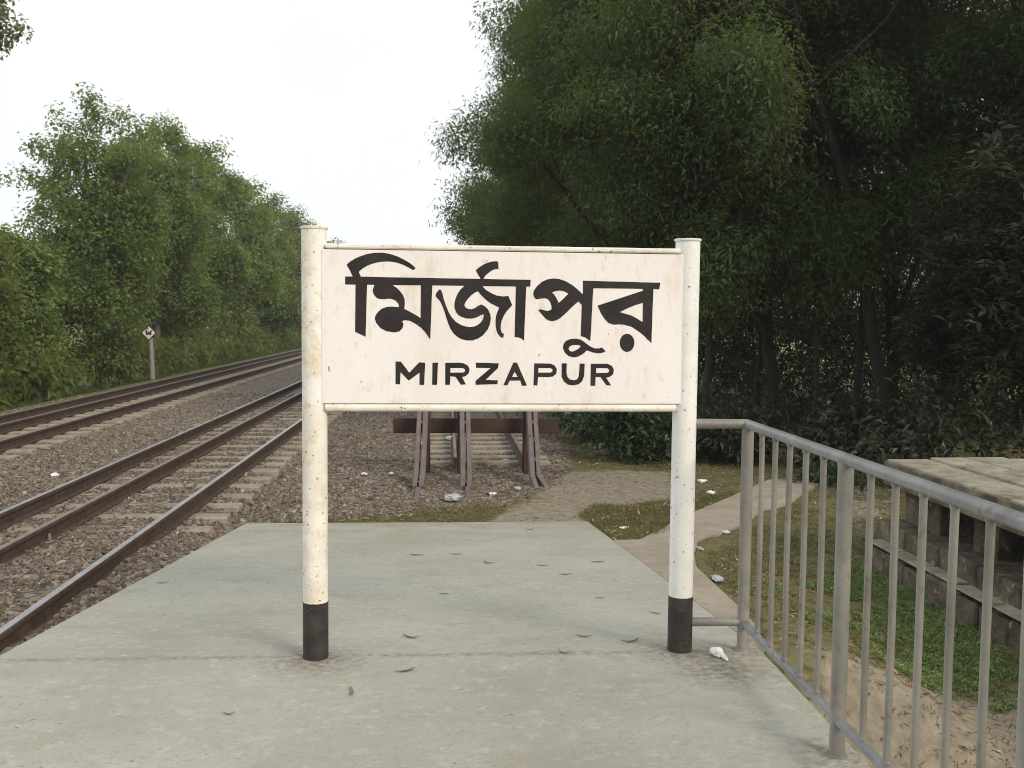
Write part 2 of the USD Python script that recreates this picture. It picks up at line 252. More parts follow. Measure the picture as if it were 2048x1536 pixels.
P_bal = Polygon([(2.6, 400), (2.3, 30), (2.0, 16), (1.8, 14.5), (1.45, 13.0), (.6, 11.4), (-.2, 11.0), (-1.0, 10.62), (-2.2, 10.42), (-2.0, 4), (-2.0, -60), (-9.6, -60), (-9.6, 400)])
def axis_pts(lo, f0, f1, hi, step, far_steps=14):
    mid = np.arange(f0, f1+1e-6, step)
    a = f0-np.geomspace(step, f0-lo, far_steps)[::-1]; b = f1+np.geomspace(step, hi-f1, far_steps)
    return np.concatenate([a, mid, b])
gx, gy = axis_pts(-900, -13, 10, 900, .1, 26), axis_pts(-300, 2.5, 22, 1400, .1, 34)
X, Y = np.meshgrid(gx, gy, indexing='ij'); Z = height(X, Y)
q = np.stack([X, Y, 0*X], -1)
in_bal, in_d = contains_xy(P_bal, X, Y).astype(float), (contains_xy(P_dirt1, X, Y) | contains_xy(P_dirt2, X, Y) | contains_xy(P_dirt3, X, Y)).astype(float)
from scipy.ndimage import gaussian_filter
near = lambda a: gaussian_filter(a, 1.6)
c_bal, c_dirt = near(in_bal), near(in_d)
c_field = smoothstep(12.5, 16, -X)+smoothstep(11, 17, X)*.8+smoothstep(110, 160, Y)
rough_ = (meshkit.fbm(q*1.7, 4, 3)-.5)*.07+(meshkit.fbm(q*9, 2, 5)-.5)*.03
Z = Z+rough_*smoothstep(1.55, 1.9, X)*(1-.5*c_dirt)+np.where(X < 1.5, (rough_-.02)*.5, 0)
Z -= .07*smoothstep(-2.75, -2.35, X)*(1-smoothstep(-2.0, -1.6, X))*smoothstep(9, 11, Y)          # the shoulder falls away past the sleeper ends
Z += .035*smoothstep(10.8, 8.5, Y)*(X < -2)*(X > -6.2)                                             # ballast lies over the nearest sleepers
def zg(x, y): 
    from scipy.interpolate import RegularGridInterpolator as RGI
    global _rgi
    try: _rgi
    except NameError: _rgi = RGI((gx, gy), Z, bounds_error=False, fill_value=0)
    return _rgi(np.stack([np.asarray(x, float), np.asarray(y, float)], -1))
nx, ny = X.shape; I = np.arange(nx*ny).reshape(nx, ny)
quads = np.stack([I[:-1, :-1], I[1:, :-1], I[1:, 1:], I[:-1, 1:]], -1).reshape(-1, 4)
gm = usdkit.mesh(stage, '/World/ground', (np.stack([X, Y, Z], -1).reshape(-1, 3), quads), MATS['ground'], smooth=True)
UsdGeom.PrimvarsAPI(gm).CreatePrimvar('cover', Sdf.ValueTypeNames.Color3fArray, 'vertex').Set(Vt.Vec3fArray.FromNumpy(np.stack([c_bal, c_dirt, np.clip(c_field, 0, 1)], -1).reshape(-1, 3).astype(np.float32)))
tag(gm, kind='structure', label='open ground of soil and dry grass around the tracks')

# ------------------------------------------------------------------ platform with its ramp, and the footpath
prof = [(-40, -.3), (-40, PLAT), (4.55, PLAT), (10.30, .022), (10.45, -.3)]
def slab(x0, x1, prof, bev=.012):
    xs = [x0, x0+bev, x1-bev, x1]
    pl = Polygon([(a, b) for a, b in prof]).buffer(0)
    top = np.array([(y, z) for y, z in prof[1:4]])
    ys = np.unique(np.concatenate([[-40, -10], np.arange(0, 10.3, .15), [4.55, 10.30]]))
    zs = np.interp(ys, top[:, 0], top[:, 1])
    cols = []
    for x, dz in ((x0, -bev), (x0+bev, 0), (x1-bev, 0), (x1, -bev)): cols.append(np.stack([np.full_like(ys, x), ys, zs+dz], 1))
    lo0 = np.stack([np.full_like(ys, x0), ys, np.full_like(ys, -.3)], 1); lo1 = lo0.copy(); lo1[:, 0] = x1
    rows = [lo0]+cols+[lo1]; n = len(ys); v = np.vstack(rows); f = []
    for i in range(len(rows)-1):
        k = np.arange(n-1); f.append(np.stack([i*n+k, (i+1)*n+k, (i+1)*n+k+1, i*n+k+1], 1))
    m = np.vstack(f); t = np.vstack([m[:, [0, 1, 2]], m[:, [0, 2, 3]]])
    e = [i*n+n-1 for i in range(len(rows))]; s = [i*n for i in range(len(rows))]
    caps = [[e[0], e[k+1], e[k]][::-1] for k in range(1, len(rows)-1)]+[[s[0], s[k], s[k+1]][::-1] for k in range(1, len(rows)-1)]
    return tm(v, np.vstack([t, caps]))
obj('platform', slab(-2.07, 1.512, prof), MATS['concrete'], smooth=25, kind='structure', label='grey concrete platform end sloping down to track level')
pp = Polygon(P_path).buffer(.04).buffer(-.04)
ptm = trimesh.creation.triangulate_polygon(pp, engine='earcut')
pm = tm(np.c_[ptm[0], np.zeros(len(ptm[0]))], ptm[1])
v_, f_ = trimesh.remesh.subdivide_to_size(pm.vertices, pm.faces, .22)
pb = zg(v_[:, 0], v_[:, 1]); v_[:, 2] = np.maximum(pb, height(v_[:, 0], v_[:, 1])-.0)+.022
pm = tm(v_, f_); pm.merge_vertices()
bd = trimesh.grouping.group_rows(pm.edges_sorted, require_count=1); ed = pm.edges[bd]
n0 = len(pm.vertices); low = pm.vertices-V(0, 0, .09)
pm = tm(np.vstack([pm.vertices, low]), np.vstack([pm.faces, np.c_[ed[:, 1], ed[:, 0], ed[:, 0]+n0], np.c_[ed[:, 1], ed[:, 0]+n0, ed[:, 1]+n0]]))
obj('path', pm, MATS['path_concrete'], smooth=30, kind='structure', label='brown footpath leaving the ramp side')

# ------------------------------------------------------------------ tracks
def rail_profile(h=.16, foot=.065, head=.034):
    return [(-foot, 0), (foot, 0), (foot, .012), (.012, .028), (.009, h-.045), (head, h-.036), (head, h-.006), (head-.006, h), (-head+.006, h), (-head, h-.006), (-head, h-.036), (-.009, h-.045), (-.012, .028), (-foot, .012)]
def track(name, label, rails, y0, y1, ys, x0, x1, z, heads, group=None, slw=.24, h=.16, foot=.065, head=.034, seed=1):
    rng = np.random.default_rng(seed)
    t = thing(name, label, 'railway track', group)
    for xr, hm in zip(rails, heads):
        r = obj('rail', extrude_along(rail_profile(h, foot, head), (xr, y0, z), (xr, y1, z)), MATS['rail_rust'], t)
        obj('running_surface', box(xr-head+.007, xr+head-.007, y0+.002, y1-.002, z+h-.002, z+h+.002), MATS[hm], r)
    var = []
    for k in range(5):
        b = box(x0, x1, -slw/2, slw/2, -.17, -.004, bev=.014); v = b.vertices
        v[:, 2] += (meshkit.noise(v*3+k*7.1, k)-.5)*.012; var.append(b)
    for i, y in enumerate(ys):
        b = var[i % 5].copy(); b.apply_transform(trimesh.transformations.rotation_matrix(rng.normal(0, .007), [0, 0, 1], [(x0+x1)/2, 0, 0]))
        b.apply_translation([rng.normal(0, .018), y+rng.normal(0, .02), z+rng.normal(0, .004)])
        obj('sleeper', b, MATS['sleeper'], t)
    return t
CX = -2.812
sl = np.concatenate([np.arange(10.19-.645*7, 60, .645)])
track('railway_track', 'dual gauge siding track with three rails passing just left of the platform', [CX-1.676, CX-1.0, CX], -30, 140, sl, -4.93, -2.37, 0.0, ['rail_head', 'rail_head_dull', 'rail_head'], seed=2)
track('railway_track', 'dual gauge main line track farthest left, beside the trees', [-8.55, -7.87, -6.87], -30, 180, np.arange(9, 75, .62), -9.05, -6.43, .045, ['rail_head_dull', 'rail_head_dull', 'rail_head_dull'], seed=3)
track('railway_track', 'narrow two railed track ending at the rusty buffer stop', [.13, 1.13], 14.05, 90, np.arange(14.65, 50, .6), -.29, 1.56, .035, ['rail_head_dull', 'rail_head_dull'], slw=.2, h=.14, foot=.055, head=.029, seed=4)

# ballast: loose stones nobody could count
def instancer(path, protos, m, pts, scales, quats, idx):
    pi = UsdGeom.PointInstancer.Define(stage, path)
    rel = pi.CreatePrototypesRel()
    for k, g in enumerate(protos):
        pr = usdkit.mesh(stage, f'{path}/piece_{k:03d}' if k else f'{path}/piece', g, m); rel.AddTarget(pr.GetPath())
    pi.CreatePositionsAttr(Vt.Vec3fArray.FromNumpy(np.asarray(pts, np.float32)))
    pi.CreateScalesAttr(Vt.Vec3fArray.FromNumpy(np.asarray(scales, np.float32)))
    pi.CreateOrientationsAttr(Vt.QuathArray([Gf.Quath(float(a), float(b), float(c), float(d)) for a, b, c, d in quats]))
    pi.CreateProtoIndicesAttr(Vt.IntArray.FromNumpy(np.asarray(idx, np.int32)))
    return pi
def rand_quats(rng, n, flat=False):
    if flat:
        a = rng.uniform(0, np.pi, n); t = rng.normal(0, .12, (n, 2)); q = np.stack([np.cos(a), t[:, 0], t[:, 1], np.sin(a)], 1)
    else: q = rng.normal(size=(n, 4))
    return q/np.linalg.norm(q, axis=1, keepdims=True)
rng = np.random.default_rng(11)
stones = []
for k in range(7):
    s = trimesh.convex.convex_hull(rng.normal(size=(11, 3))/1.0); v = s.vertices-s.vertices.mean(0); v /= np.abs(v).max(); v *= V(1, .8, .62); stones.append(tm(v, s.faces))
pts = []
for (y0, y1, dens) in ((3.6, 8, 620), (8, 13, 500), (13, 19, 270), (19, 28, 120)):
    n = int((2.2+9.9)*(y1-y0)*dens); pts.append(np.c_[rng.uniform(-9.9, 2.2, n), rng.uniform(y0, y1, n)])
pts = np.vstack(pts); x, y = pts.T
keep = contains_xy(P_bal.buffer(.12), x, y) & (meshkit.fbm(np.c_[x*1.3, y*1.3, 0*x], 3, 8) > .22) & (x > -4.2-.45*y) & ~((x > -2.1) & (x < 1.54) & (y < 10.42))
for xr in (CX-1.676, CX-1, CX, -8.55, -7.87, -6.87, .13, 1.13): keep &= (np.abs(x-xr) > .075) | (rng.random(len(x)) < .02)
for xa, xb, ys in ((-4.93, -2.37, sl), (-9.05, -6.43, np.arange(9, 75, .62)), (-.29, 1.56, np.arange(14.65, 50, .6))):
    d = np.abs(y[:, None]-ys[None, :]).min(1); cover_ = .045+.75*(1-smoothstep(9.0, 11.2, y))*(xa > -6)*(xa < -4)
    keep &= ~((x > xa) & (x < xb) & (d < .115)) | (rng.random(len(x)) < cover_)
x, y = x[keep], y[keep]; n = len(x)
size = np.clip(rng.lognormal(math.log(.0245), .28, n), .014, .055)
size *= np.where(x > -1.2, .85, 1.0)
pi = instancer('/World/ballast', stones, MATS['stone'], np.c_[x, y, zg(x, y)+size*.22], np.repeat(size[:, None], 3, 1)*rng.uniform(.8, 1.2, (n, 3)), rand_quats(rng, n), rng.integers(0, 7, n))
tag(pi, kind='stuff', label='brown grey crushed stone ballast between and beside the tracks', cat='ballast')
print('stones', n)

# ------------------------------------------------------------------ buffer stop
bs = thing('buffer_stop', 'rusty rail-built buffer stop with dark crossbeam at the end of the short track', 'buffer stop')
obj('crossbeam', box(-.75, 1.60, 14.02, 14.16, .525, .735, bev=.008), MATS['buffer_beam'], bs)
I_ = [(-.045, 0), (.045, 0), (.045, .01), (.009, .022), (.009, .085), (.03, .095), (.03, .125), (-.03, .125), (-.03, .095), (-.009, .085), (-.009, .022), (-.045, .01)]
for xx in (-.27, .20, 1.12):
    obj('upright', extrude_along(I_, (xx, 13.90, -.25), (xx, 13.90, 1.0), up=(0, -1, 0)), MATS['buffer_beam'], bs)
def brace(parent, x0, x1, flare=0.0):
    b = UsdGeom.Xform.Define(stage, path_for(parent, 'brace')).GetPrim()
    for yy, zz in [(12.98, .30), (13.25, .53), (13.5, .74)]:
        xm = x0+(x1-x0)*(yy-12.75); obj('spacer', box(xm-.017, xm+.017, yy-.03, yy+.03, zz-.02, zz+.02), MATS['buffer_steel'], b)
    H = [(-.028, 0), (.028, 0), (.028, .03), (.009, .042), (.009, .10), (.036, .112), (.036, .122), (-.036, .122), (-.036, .112), (-.009, .10), (-.009, .042), (-.028, .03)]
    for s in (-1, 1):
        xa, xb = x0+s*.041, x1+s*.041
        k = V(xa, 12.75, .135); top = V(xb, 13.76, .99); low = V(xa-.012+flare*(1 if s > 0 else .45), 12.42 if not flare else 12.5, .045 if not flare else -.06)
        up = V(0, .9, -.42)
        obj('rail', cat([extrude_along(H, k, top, up=up), extrude_along(H, low, k, up=(0, .35, -.93))]), MATS['buffer_steel'], b)
    return b
brace(bs, -.345, -.325); brace(bs, .262, .255); brace(bs, 1.165, 1.19, flare=.15)
for xx in (-.352, .268):
    obj('stub_rail', extrude_along([(-.03, 0), (.03, 0), (.03, .03), (.008, .04), (.008, .09), (-.008, .09), (-.008, .04), (-.03, .03)], (xx, 11.35, -.02), (xx+.004, 12.42, .035), up=(0, 0, -1)), MATS['buffer_steel'], bs)

# ------------------------------------------------------------------ station sign
SL, SR = V(-.597, 4.535), V(1.115, 4.570)
ux = (SR-SL)/np.linalg.norm(SR-SL); un = V(ux[1], -ux[0]); SPAN = np.linalg.norm(SR-SL)
def sp(u, d, z): return V(*(SL+ux*u+un*d), z)            # along the board, out towards the platform, up
def sbox(u0, u1, d0, d1, z0, z1, bev=0):
    b = box(u0, u1, d0, d1, z0, z1, bev); v = b.vertices.copy()
    return tm(np.c_[SL[0]+ux[0]*v[:, 0]+un[0]*v[:, 1], SL[1]+ux[1]*v[:, 0]+un[1]*v[:, 1], v[:, 2]], b.faces[:, ::-1])
sign = thing('station_sign', 'white station name board lettered MIRZAPUR in black, on two white posts', 'station sign')
for c, zt, mm in ((SL, 2.560, 'post_paint'), (SR, 2.532, 'post_paint_clean')):
    po = obj('post', tube([V(*c, z) for z in (.857, 1.2, 1.8, zt)], .0565, 40), MATS[mm], sign, smooth=40)
    obj('painted_base', tube([V(*c, z) for z in (PLAT-.1, PLAT+.1, .8595)], .058, 40), MATS['band_paint'], po, smooth=40, label='black painted foot of the post')
    obj('cap', tube([V(*c, z) for z in (zt-.002, zt+.002, zt+.007, zt+.009)], [.0615, .063, .063, .058], 32), MATS['post_paint' if c is SL else 'white_paint'], po, smooth=40)
Z0, Z1 = 1.776, 2.466
bd_ = obj('board', sbox(.036, SPAN-.022, -.02, .047, Z0, Z1, .003), MATS['white_paint'], sign)
obj('top_strip', sbox(.052, SPAN-.045, -.02, .053, Z1+.004, 2.4925, .006), MATS['post_paint'], bd_)
obj('bottom_tube', tube([sp(.05, .032, 1.757), sp(SPAN/2, .032, 1.757), sp(SPAN-.05, .032, 1.757)], .0178, 20), MATS['post_paint'], bd_, smooth=40)
LETTERS = [[[[1427,23104],[1415,23116],[1418,23460],[1427,23465],[1736,23463],[1746,23474],[1620,23748],[1485,23977],[1486,23991],[1622,24118],[1837,24251],[2096,24373],[2399,24476],[2702,24530],[3028,24546],[3244,24521],[3517,24459],[3787,24366],[4049,24239],[4289,24101],[4443,23982],[4536,23890],[4538,23878],[4519,23830],[4460,23788],[4400,23807],[4224,23903],[4006,24009],[3790,24086],[3572,24134],[3352,24153],[3136,24145],[2919,24125],[2658,24056],[2399,23955],[2205,23833],[2054,23712],[2022,23663],[2116,23461],[7446,23428],[7456,23434],[7463,23463],[7367,23610],[7259,23808],[7261,23823],[7421,23959],[7645,24101],[7868,24187],[8063,24231],[8227,24233],[8274,24149],[8287,23891],[8277,23886],[8149,23884],[7981,23812],[7815,23686],[7676,23559],[7613,23443],[7616,23429],[9746,23416],[9757,23408],[9738,23110],[9727,23104],[9566,23104],[9555,23094],[9475,20660],[9467,20652],[9456,20654],[9359,20748],[9190,20803],[9053,20815],[9044,20825],[9081,23092],[9072,23104],[7592,23107],[7580,23099],[7584,23081],[7710,22945],[7961,22796],[8215,22687],[8497,22653],[8743,22675],[8919,22267],[8917,22255],[8671,21977],[8546,21780],[8450,21555],[8409,21359],[8411,21163],[8454,21010],[8557,20950],[8529,20782],[8520,20773],[8413,20798],[8285,20937],[8214,21105],[8176,21328],[8168,21553],[8194,21777],[8263,21974],[8328,22132],[8326,22144],[7937,22334],[7712,22499],[7514,22692],[7358,22869],[7233,22815],[7094,22717],[6927,22548],[6802,22379],[6749,22244],[6790,22154],[6902,22073],[7070,22055],[7209,22103],[7377,22217],[7521,22280],[7686,22191],[7827,22053],[7927,21831],[7956,21634],[7916,21382],[7806,21131],[7610,20889],[7385,20733],[7135,20648],[6884,20640],[6628,20701],[6433,20811],[6263,20964],[6123,21173],[6010,21450],[5925,21701],[5840,21979],[5727,22257],[5630,22435],[5517,22546],[5444,22644],[5490,22783],[5586,22907],[5649,22934],[5660,22931],[5712,22879],[5768,22728],[5825,22478],[5923,22202],[6036,21926],[6178,21688],[6373,21482],[6598,21343],[6822,21275],[7017,21249],[7215,21279],[7383,21364],[7522,21492],[7605,21633],[7626,21784],[7606,21833],[7592,21836],[7295,21685],[7100,21633],[6875,21634],[6652,21693],[6484,21789],[6371,21928],[6301,22121],[6299,22317],[6354,22542],[6451,22766],[6589,22961],[6727,23090],[6729,23100],[6722,23108],[5310,23111],[5299,23105],[5220,20704],[5208,20692],[5198,20697],[4999,20984],[4801,21200],[4524,21395],[4287,21512],[4071,21537],[3961,21492],[3958,21479],[4011,21370],[3973,21176],[3832,21033],[3619,20981],[3267,21029],[2989,21166],[2794,21400],[2729,21602],[2767,21746],[2875,21899],[3029,22033],[3246,22122],[3464,22142],[3792,22118],[3802,22128],[3802,22215],[3747,22324],[3640,22420],[3486,22485],[3355,22495],[3138,22471],[2985,22469],[2831,22513],[2724,22619],[2658,22741],[2637,22870],[2709,23092],[2698,23107],[2398,23106],[2386,23096],[2323,20788],[2307,20782],[1860,20995],[1854,21005],[1875,23095],[1863,23105]],[[3554,23108],[3542,23101],[3545,23088],[3681,23001],[3834,22861],[3987,22665],[4064,22468],[4075,22273],[4046,22042],[4229,21956],[4666,21720],[4759,21638],[4773,21638],[4778,21648],[4791,23106],[4781,23110]]],[[[9876,22773],[9905,22931],[10058,23148],[10275,23337],[10525,23449],[10804,23493],[11057,23471],[11373,23366],[11690,23184],[11975,22955],[12120,22805],[12160,22837],[12152,23395],[12162,23407],[15735,23357],[15742,23344],[15700,23057],[15441,23071],[15430,23061],[15401,22054],[15381,20599],[15372,20592],[15361,20595],[14989,20952],[14731,21138],[14442,21323],[14089,21415],[13836,21428],[13612,21411],[13357,21488],[13163,21690],[13001,21938],[12842,22270],[12851,22283],[14941,22984],[14949,23000],[14917,23066],[12633,23068],[12600,22339],[12555,21089],[12531,20672],[12519,20661],[12290,20821],[12092,20880],[12084,20888],[12110,22299],[11958,22450],[11942,22449],[11702,22237],[11453,21985],[11141,21701],[10953,21591],[10766,21549],[10611,21572],[10450,21665],[10122,22035],[10183,22096],[10540,22008],[10708,22070],[10714,22079],[10727,22196],[10677,22382],[10566,22535],[10411,22595],[10003,22532],[9908,22653]],[[13902,21984],[14432,21841],[14689,21703],[14929,21559],[14942,21559],[14948,21569],[14946,22416],[14932,22421],[14614,22328],[14235,22168],[13895,21999]],[[10844,22757],[10974,22540],[11048,22398],[11059,22393],[11257,22574],[11478,22798],[11481,22808],[11475,22817],[11284,22916],[11063,22944],[10876,22911],[10749,22853],[10749,22836]]],[[[11270,20358],[11299,20518],[11408,20659],[11596,20738],[11848,20762],[12070,20725],[12229,20633],[12388,20509],[12549,20400],[12739,20324],[12961,20325],[13074,20369],[13154,20294],[13242,20189],[13235,20178],[13092,20115],[12870,20098],[12648,20134],[12489,20196],[12364,20225],[12267,20116],[12111,20006],[11953,19933],[11764,19900],[11543,19955],[11384,20094],[11302,20235]],[[11569,20211],[11576,20204],[11702,20162],[11888,20240],[12042,20350],[12090,20417],[12091,20428],[11975,20475],[11788,20473],[11602,20426],[11530,20316]]],[[[13901,20629],[13918,20725],[13952,20812],[14001,20886],[14063,20944],[14135,20983],[14212,21001],[14294,20996],[14369,20969],[14438,20921],[14497,20855],[14542,20774],[14571,20683],[14582,20587],[14574,20490],[14549,20399],[14506,20316],[14450,20250],[14382,20201],[14305,20173],[14227,20167],[14150,20183],[14075,20222],[14011,20279],[13959,20353],[13922,20440],[13902,20533]]],[[[3659,19658],[3663,19667],[3671,19670],[3897,19669],[4270,19181],[4279,19176],[4289,19180],[4725,19642],[4990,19623],[4995,19613],[4946,18618],[4937,18614],[4749,18618],[4738,18626],[4740,19147],[4734,19158],[4721,19157],[4254,18807],[4246,18811],[3903,19173],[3895,19177],[3886,19174],[3882,19166],[3863,18649],[3852,18642],[3665,18644],[3660,18654]]],[[[5323,18620],[5315,18624],[5311,18633],[5321,19616],[5332,19626],[5562,19627],[5571,19615],[5531,18630],[5520,18621]]],[[[5898,19609],[5901,19618],[5910,19621],[6528,19632],[6740,19606],[6926,19501],[7007,19341],[6969,19156],[6824,19021],[6677,18983],[6669,18973],[6830,18663],[6828,18648],[6613,18627],[6372,18985],[6142,19016],[6134,19012],[6131,19004],[6111,18629],[6101,18623],[5914,18622],[5906,18626],[5902,18634]],[[6131,19190],[6134,19181],[6143,19178],[6713,19188],[6802,19243],[6807,19254],[6793,19328],[6687,19393],[6141,19391],[6130,19380]]],[[[7296,18627],[7288,18630],[7284,18638],[7280,18811],[7943,19378],[7948,19388],[7944,19396],[7935,19399],[7307,19402],[7300,19413],[7291,19623],[7295,19633],[7304,19636],[8322,19615],[8330,19611],[8333,19601],[8301,19400],[7753,18871],[7749,18862],[7752,18853],[7761,18850],[8289,18839],[8298,18826],[8279,18668],[8271,18664]]],[[[8569,18612],[8559,18618],[8558,18629],[8995,19644],[9006,19650],[9167,19645],[9624,18613],[9624,18602],[9614,18596],[9404,18591],[9323,18821],[9311,18829],[8840,18822],[8833,18815],[8744,18615]],[[8951,19006],[8951,18995],[8962,18989],[9190,18990],[9201,19001],[9072,19212],[9062,19218],[9051,19211]]],[[[9946,18609],[9937,18612],[9934,18621],[9957,19611],[9961,19620],[9969,19623],[10698,19613],[10890,19533],[11004,19359],[10972,19142],[10812,19015],[10598,18995],[10145,19000],[10139,18990],[10116,18616],[10105,18609]],[[10151,19207],[10154,19198],[10163,19195],[10703,19198],[10796,19251],[10804,19342],[10799,19350],[10699,19412],[10158,19409],[10149,19397]]],[[[11221,19618],[11224,19626],[11233,19630],[11449,19631],[11459,19626],[11448,19201],[11491,19013],[11602,18892],[11818,18852],[11954,18907],[12020,19041],[12054,19615],[12064,19620],[12284,19619],[12289,19609],[12265,19043],[12172,18799],[12011,18664],[11767,18617],[11524,18649],[11333,18795],[11226,19013]]],[[[12577,18598],[12569,18602],[12565,18610],[12569,19603],[12573,19611],[12581,19615],[13358,19614],[13552,19519],[13649,19344],[13612,19130],[13452,19015],[13303,18982],[13295,18971],[13517,18635],[13515,18619],[13507,18616],[13306,18629],[13028,19003],[12812,19012],[12804,19008],[12801,19000],[12787,18605],[12777,18599]],[[12820,19197],[12824,19188],[12833,19185],[13337,19195],[13418,19250],[13431,19342],[13332,19419],[12827,19417],[12817,19404]]]]
for g in LETTERS:
    pl = Polygon([(a/1e4, b/1e4) for a, b in g[0]], [[(a/1e4, b/1e4) for a, b in h_] for h_ in g[1:]]).buffer(0)
    m = trimesh.creation.extrude_polygon(pl, .0018, engine='earcut'); v = m.vertices
    obj('letter', tm(np.c_[SL[0]+ux[0]*v[:, 0]+un[0]*(.0462+v[:, 2]), SL[1]+ux[1]*v[:, 0]+un[1]*(.0462+v[:, 2]), v[:, 1]], m.faces), MATS['letter_paint'], bd_)

# ------------------------------------------------------------------ railing along the platform edge
ra = thing('railing', 'grey tubular steel railing running from the sign along the right platform edge', 'railing')
FX = 1.418; ZT, ZB = 1.678, .728
def zt(y): return ZT
for y in (4.56, 3.41, 2.26, 1.11, -.04, -1.19):
    p = obj('post', tube([V(FX, y, PLAT-.05), V(FX, y, 1.1), V(FX, y, zt(y)-.01)], .0282, 24), MATS['railing_paint'], ra, smooth=40)
    obj('weld_collar', tube([V(FX, y, PLAT), V(FX, y, PLAT+.006), V(FX, y, PLAT+.008)], [.037, .036, .032], 20), MATS['railing_paint'], p, smooth=40)
for a in (4.56, 3.41, 2.26, 1.11, -.04):
    for k in range(1, 6):
        y = a-.03-k*.1825
        obj('baluster', tube([V(FX, y, z_) for z_ in (ZB, ZB+.024, ZB+.029, ZB+.034)]+[V(FX+.0025*math.sin(y*9), y+.0015*math.sin(y*23), 1.2)]+[V(FX, y, zt(y)-q_) for q_ in (.032, .027, .022, 0)], [.0119, .0155, .0148, .0122, .0119, .0122, .0148, .0155, .0119], 14), MATS['railing_paint'], ra, smooth=40)
obj('top_rail', tube([V(FX, y, zt(y)+.0) for y in (4.575, 3.4, 2.2, 0, -1.25)], .0225, 24), MATS['railing_top_paint'], ra, smooth=40)
obj('bottom_rail', tube([V(FX, y, ZB) for y in (4.53, 3, 1, -1.25)], .0185, 20), MATS['railing_top_paint'], ra, smooth=40)
obj('link_bar', tube([V(SR[0]+.05, 4.567, 1.680), V(1.3, 4.565, 1.680), V(FX, 4.563, 1.679)], .0232, 20), MATS['railing_paint'], ra, smooth=40)
obj('link_bar', tube([V(SR[0]+.05, 4.567, .732), V(1.3, 4.565, .732), V(FX-.02, 4.563, .731)], .0205, 20), MATS['railing_paint'], ra, smooth=40)

# ------------------------------------------------------------------ loading deck on the right
dk = thing('loading_deck', 'low stepped concrete deck with plank-like top slabs beyond the railing', 'loading deck')
rng = np.random.default_rng(5)
xs = [3.95, 4.36, 4.72, 5.10, 5.46, 5.86, 6.24, 6.65, 7.05, 7.45]
for i, (a, b) in enumerate(zip(xs[:-1], xs[1:])):
    m = box(a+.016, b-.016, -3.0, 8.66+rng.normal(0, .03), .70, .938+rng.normal(0, .008), bev=.008)
    obj('slab', m, MATS['deck_concrete'], dk)
obj('wall', box(4.75, 7.4, -3.0, 8.40, .30, .699), MATS['deck_wall'], dk)
for k in range(9):
    y1 = 8.50-k*1.15; obj('pier', box(4.09+rng.normal(0, .01), 4.76, y1-(.62 if k == 0 else .34), y1, .30, .6985, bev=.012), MATS['deck_wall'], dk)
surf('deck_moss', [(.3, (.055, .048, .030)), (.5, (.12, .10, .068)), (.72, (.23, .195, .135))], scale=3.5, rough=.95, bump=.7, bscale=22, detail=9.0, specks=[((.05, .048, .032), 4.0, .50, .68)], bdist=.02)
obj('weathered_edge', box(3.936, 3.958, -3.0, 8.63, .706, .914, bev=.006), MATS['deck_moss'], dk)
for k in range(20):
    y1 = 8.55-k*.56
    obj('step_block', box(3.86+rng.normal(0, .012), 4.4, y1-.545, y1, .16, .405+rng.normal(0, .008), bev=.014), MATS['deck_wall'], dk)
for k in range(30):
    y1 = 8.47-k*.37
    obj('edge_stone', box(3.73+rng.normal(0, .018), 4.2, y1-.355+rng.normal(0, .01), y1, -.15, .20+rng.normal(0, .016), bev=.016), MATS['deck_wall'], dk)
for k in range(22):
    y1 = 8.45-k*.5
    obj('coping', box(3.725+rng.normal(0, .015), 3.87, y1-.46, y1, .222, .242+rng.normal(0, .004), bev=.006), MATS['deck_concrete'], dk)

# ------------------------------------------------------------------ whistle board
wb = thing('whistle_board', 'white diamond board lettered W on a grey post beside the main line', 'whistle board')
bx, by = -10.0, 34.3
obj('post', tube([V(bx+.06, by, -.5), V(bx+.03, by, .6), V(bx-.01, by, 1.42)], [.085, .08, .07], 10), MATS['old_post'], wb, smooth=50)
dm = trimesh.creation.extrude_polygon(Polygon([(-.23, 0), (0, -.225), (.23, 0), (0, .225)]), .03, engine='earcut')
def stand(m, x, y, z, ry=.29):
    v = m.vertices; c, s = math.cos(ry), math.sin(ry); return tm(np.c_[x+v[:, 0]*c-v[:, 2]*s*0+v[:, 2]*(-math.sin(ry))*0, y+v[:, 0]*s-v[:, 2], z+v[:, 1]], m.faces)
d_ = obj('board', stand(dm, bx-.03, by-.09, 1.555, -.1), MATS['white_paint'], wb)
fr = Polygon([(-.265, 0), (0, -.26), (.265, 0), (0, .26)]).difference(Polygon([(-.232, 0), (0, -.227), (.232, 0), (0, .227)]))
obj('border', stand(trimesh.creation.extrude_polygon(fr, .034, engine='earcut'), bx-.03, by-.088, 1.555, -.1), MATS['black_paint'], d_)
Wl = Polygon([(-.115, .085), (-.06, .085), (-.045, -.01), (-.012, .05), (.012, .05), (.045, -.01), (.06, .085), (.115, .085), (.08, -.085), (.03, -.085), (0, -.03), (-.03, -.085), (-.08, -.085)])
obj('letter', stand(trimesh.creation.extrude_polygon(Wl, .004, engine='earcut'), bx-.03, by-.12, 1.555, -.1), MATS['black_paint'], d_)

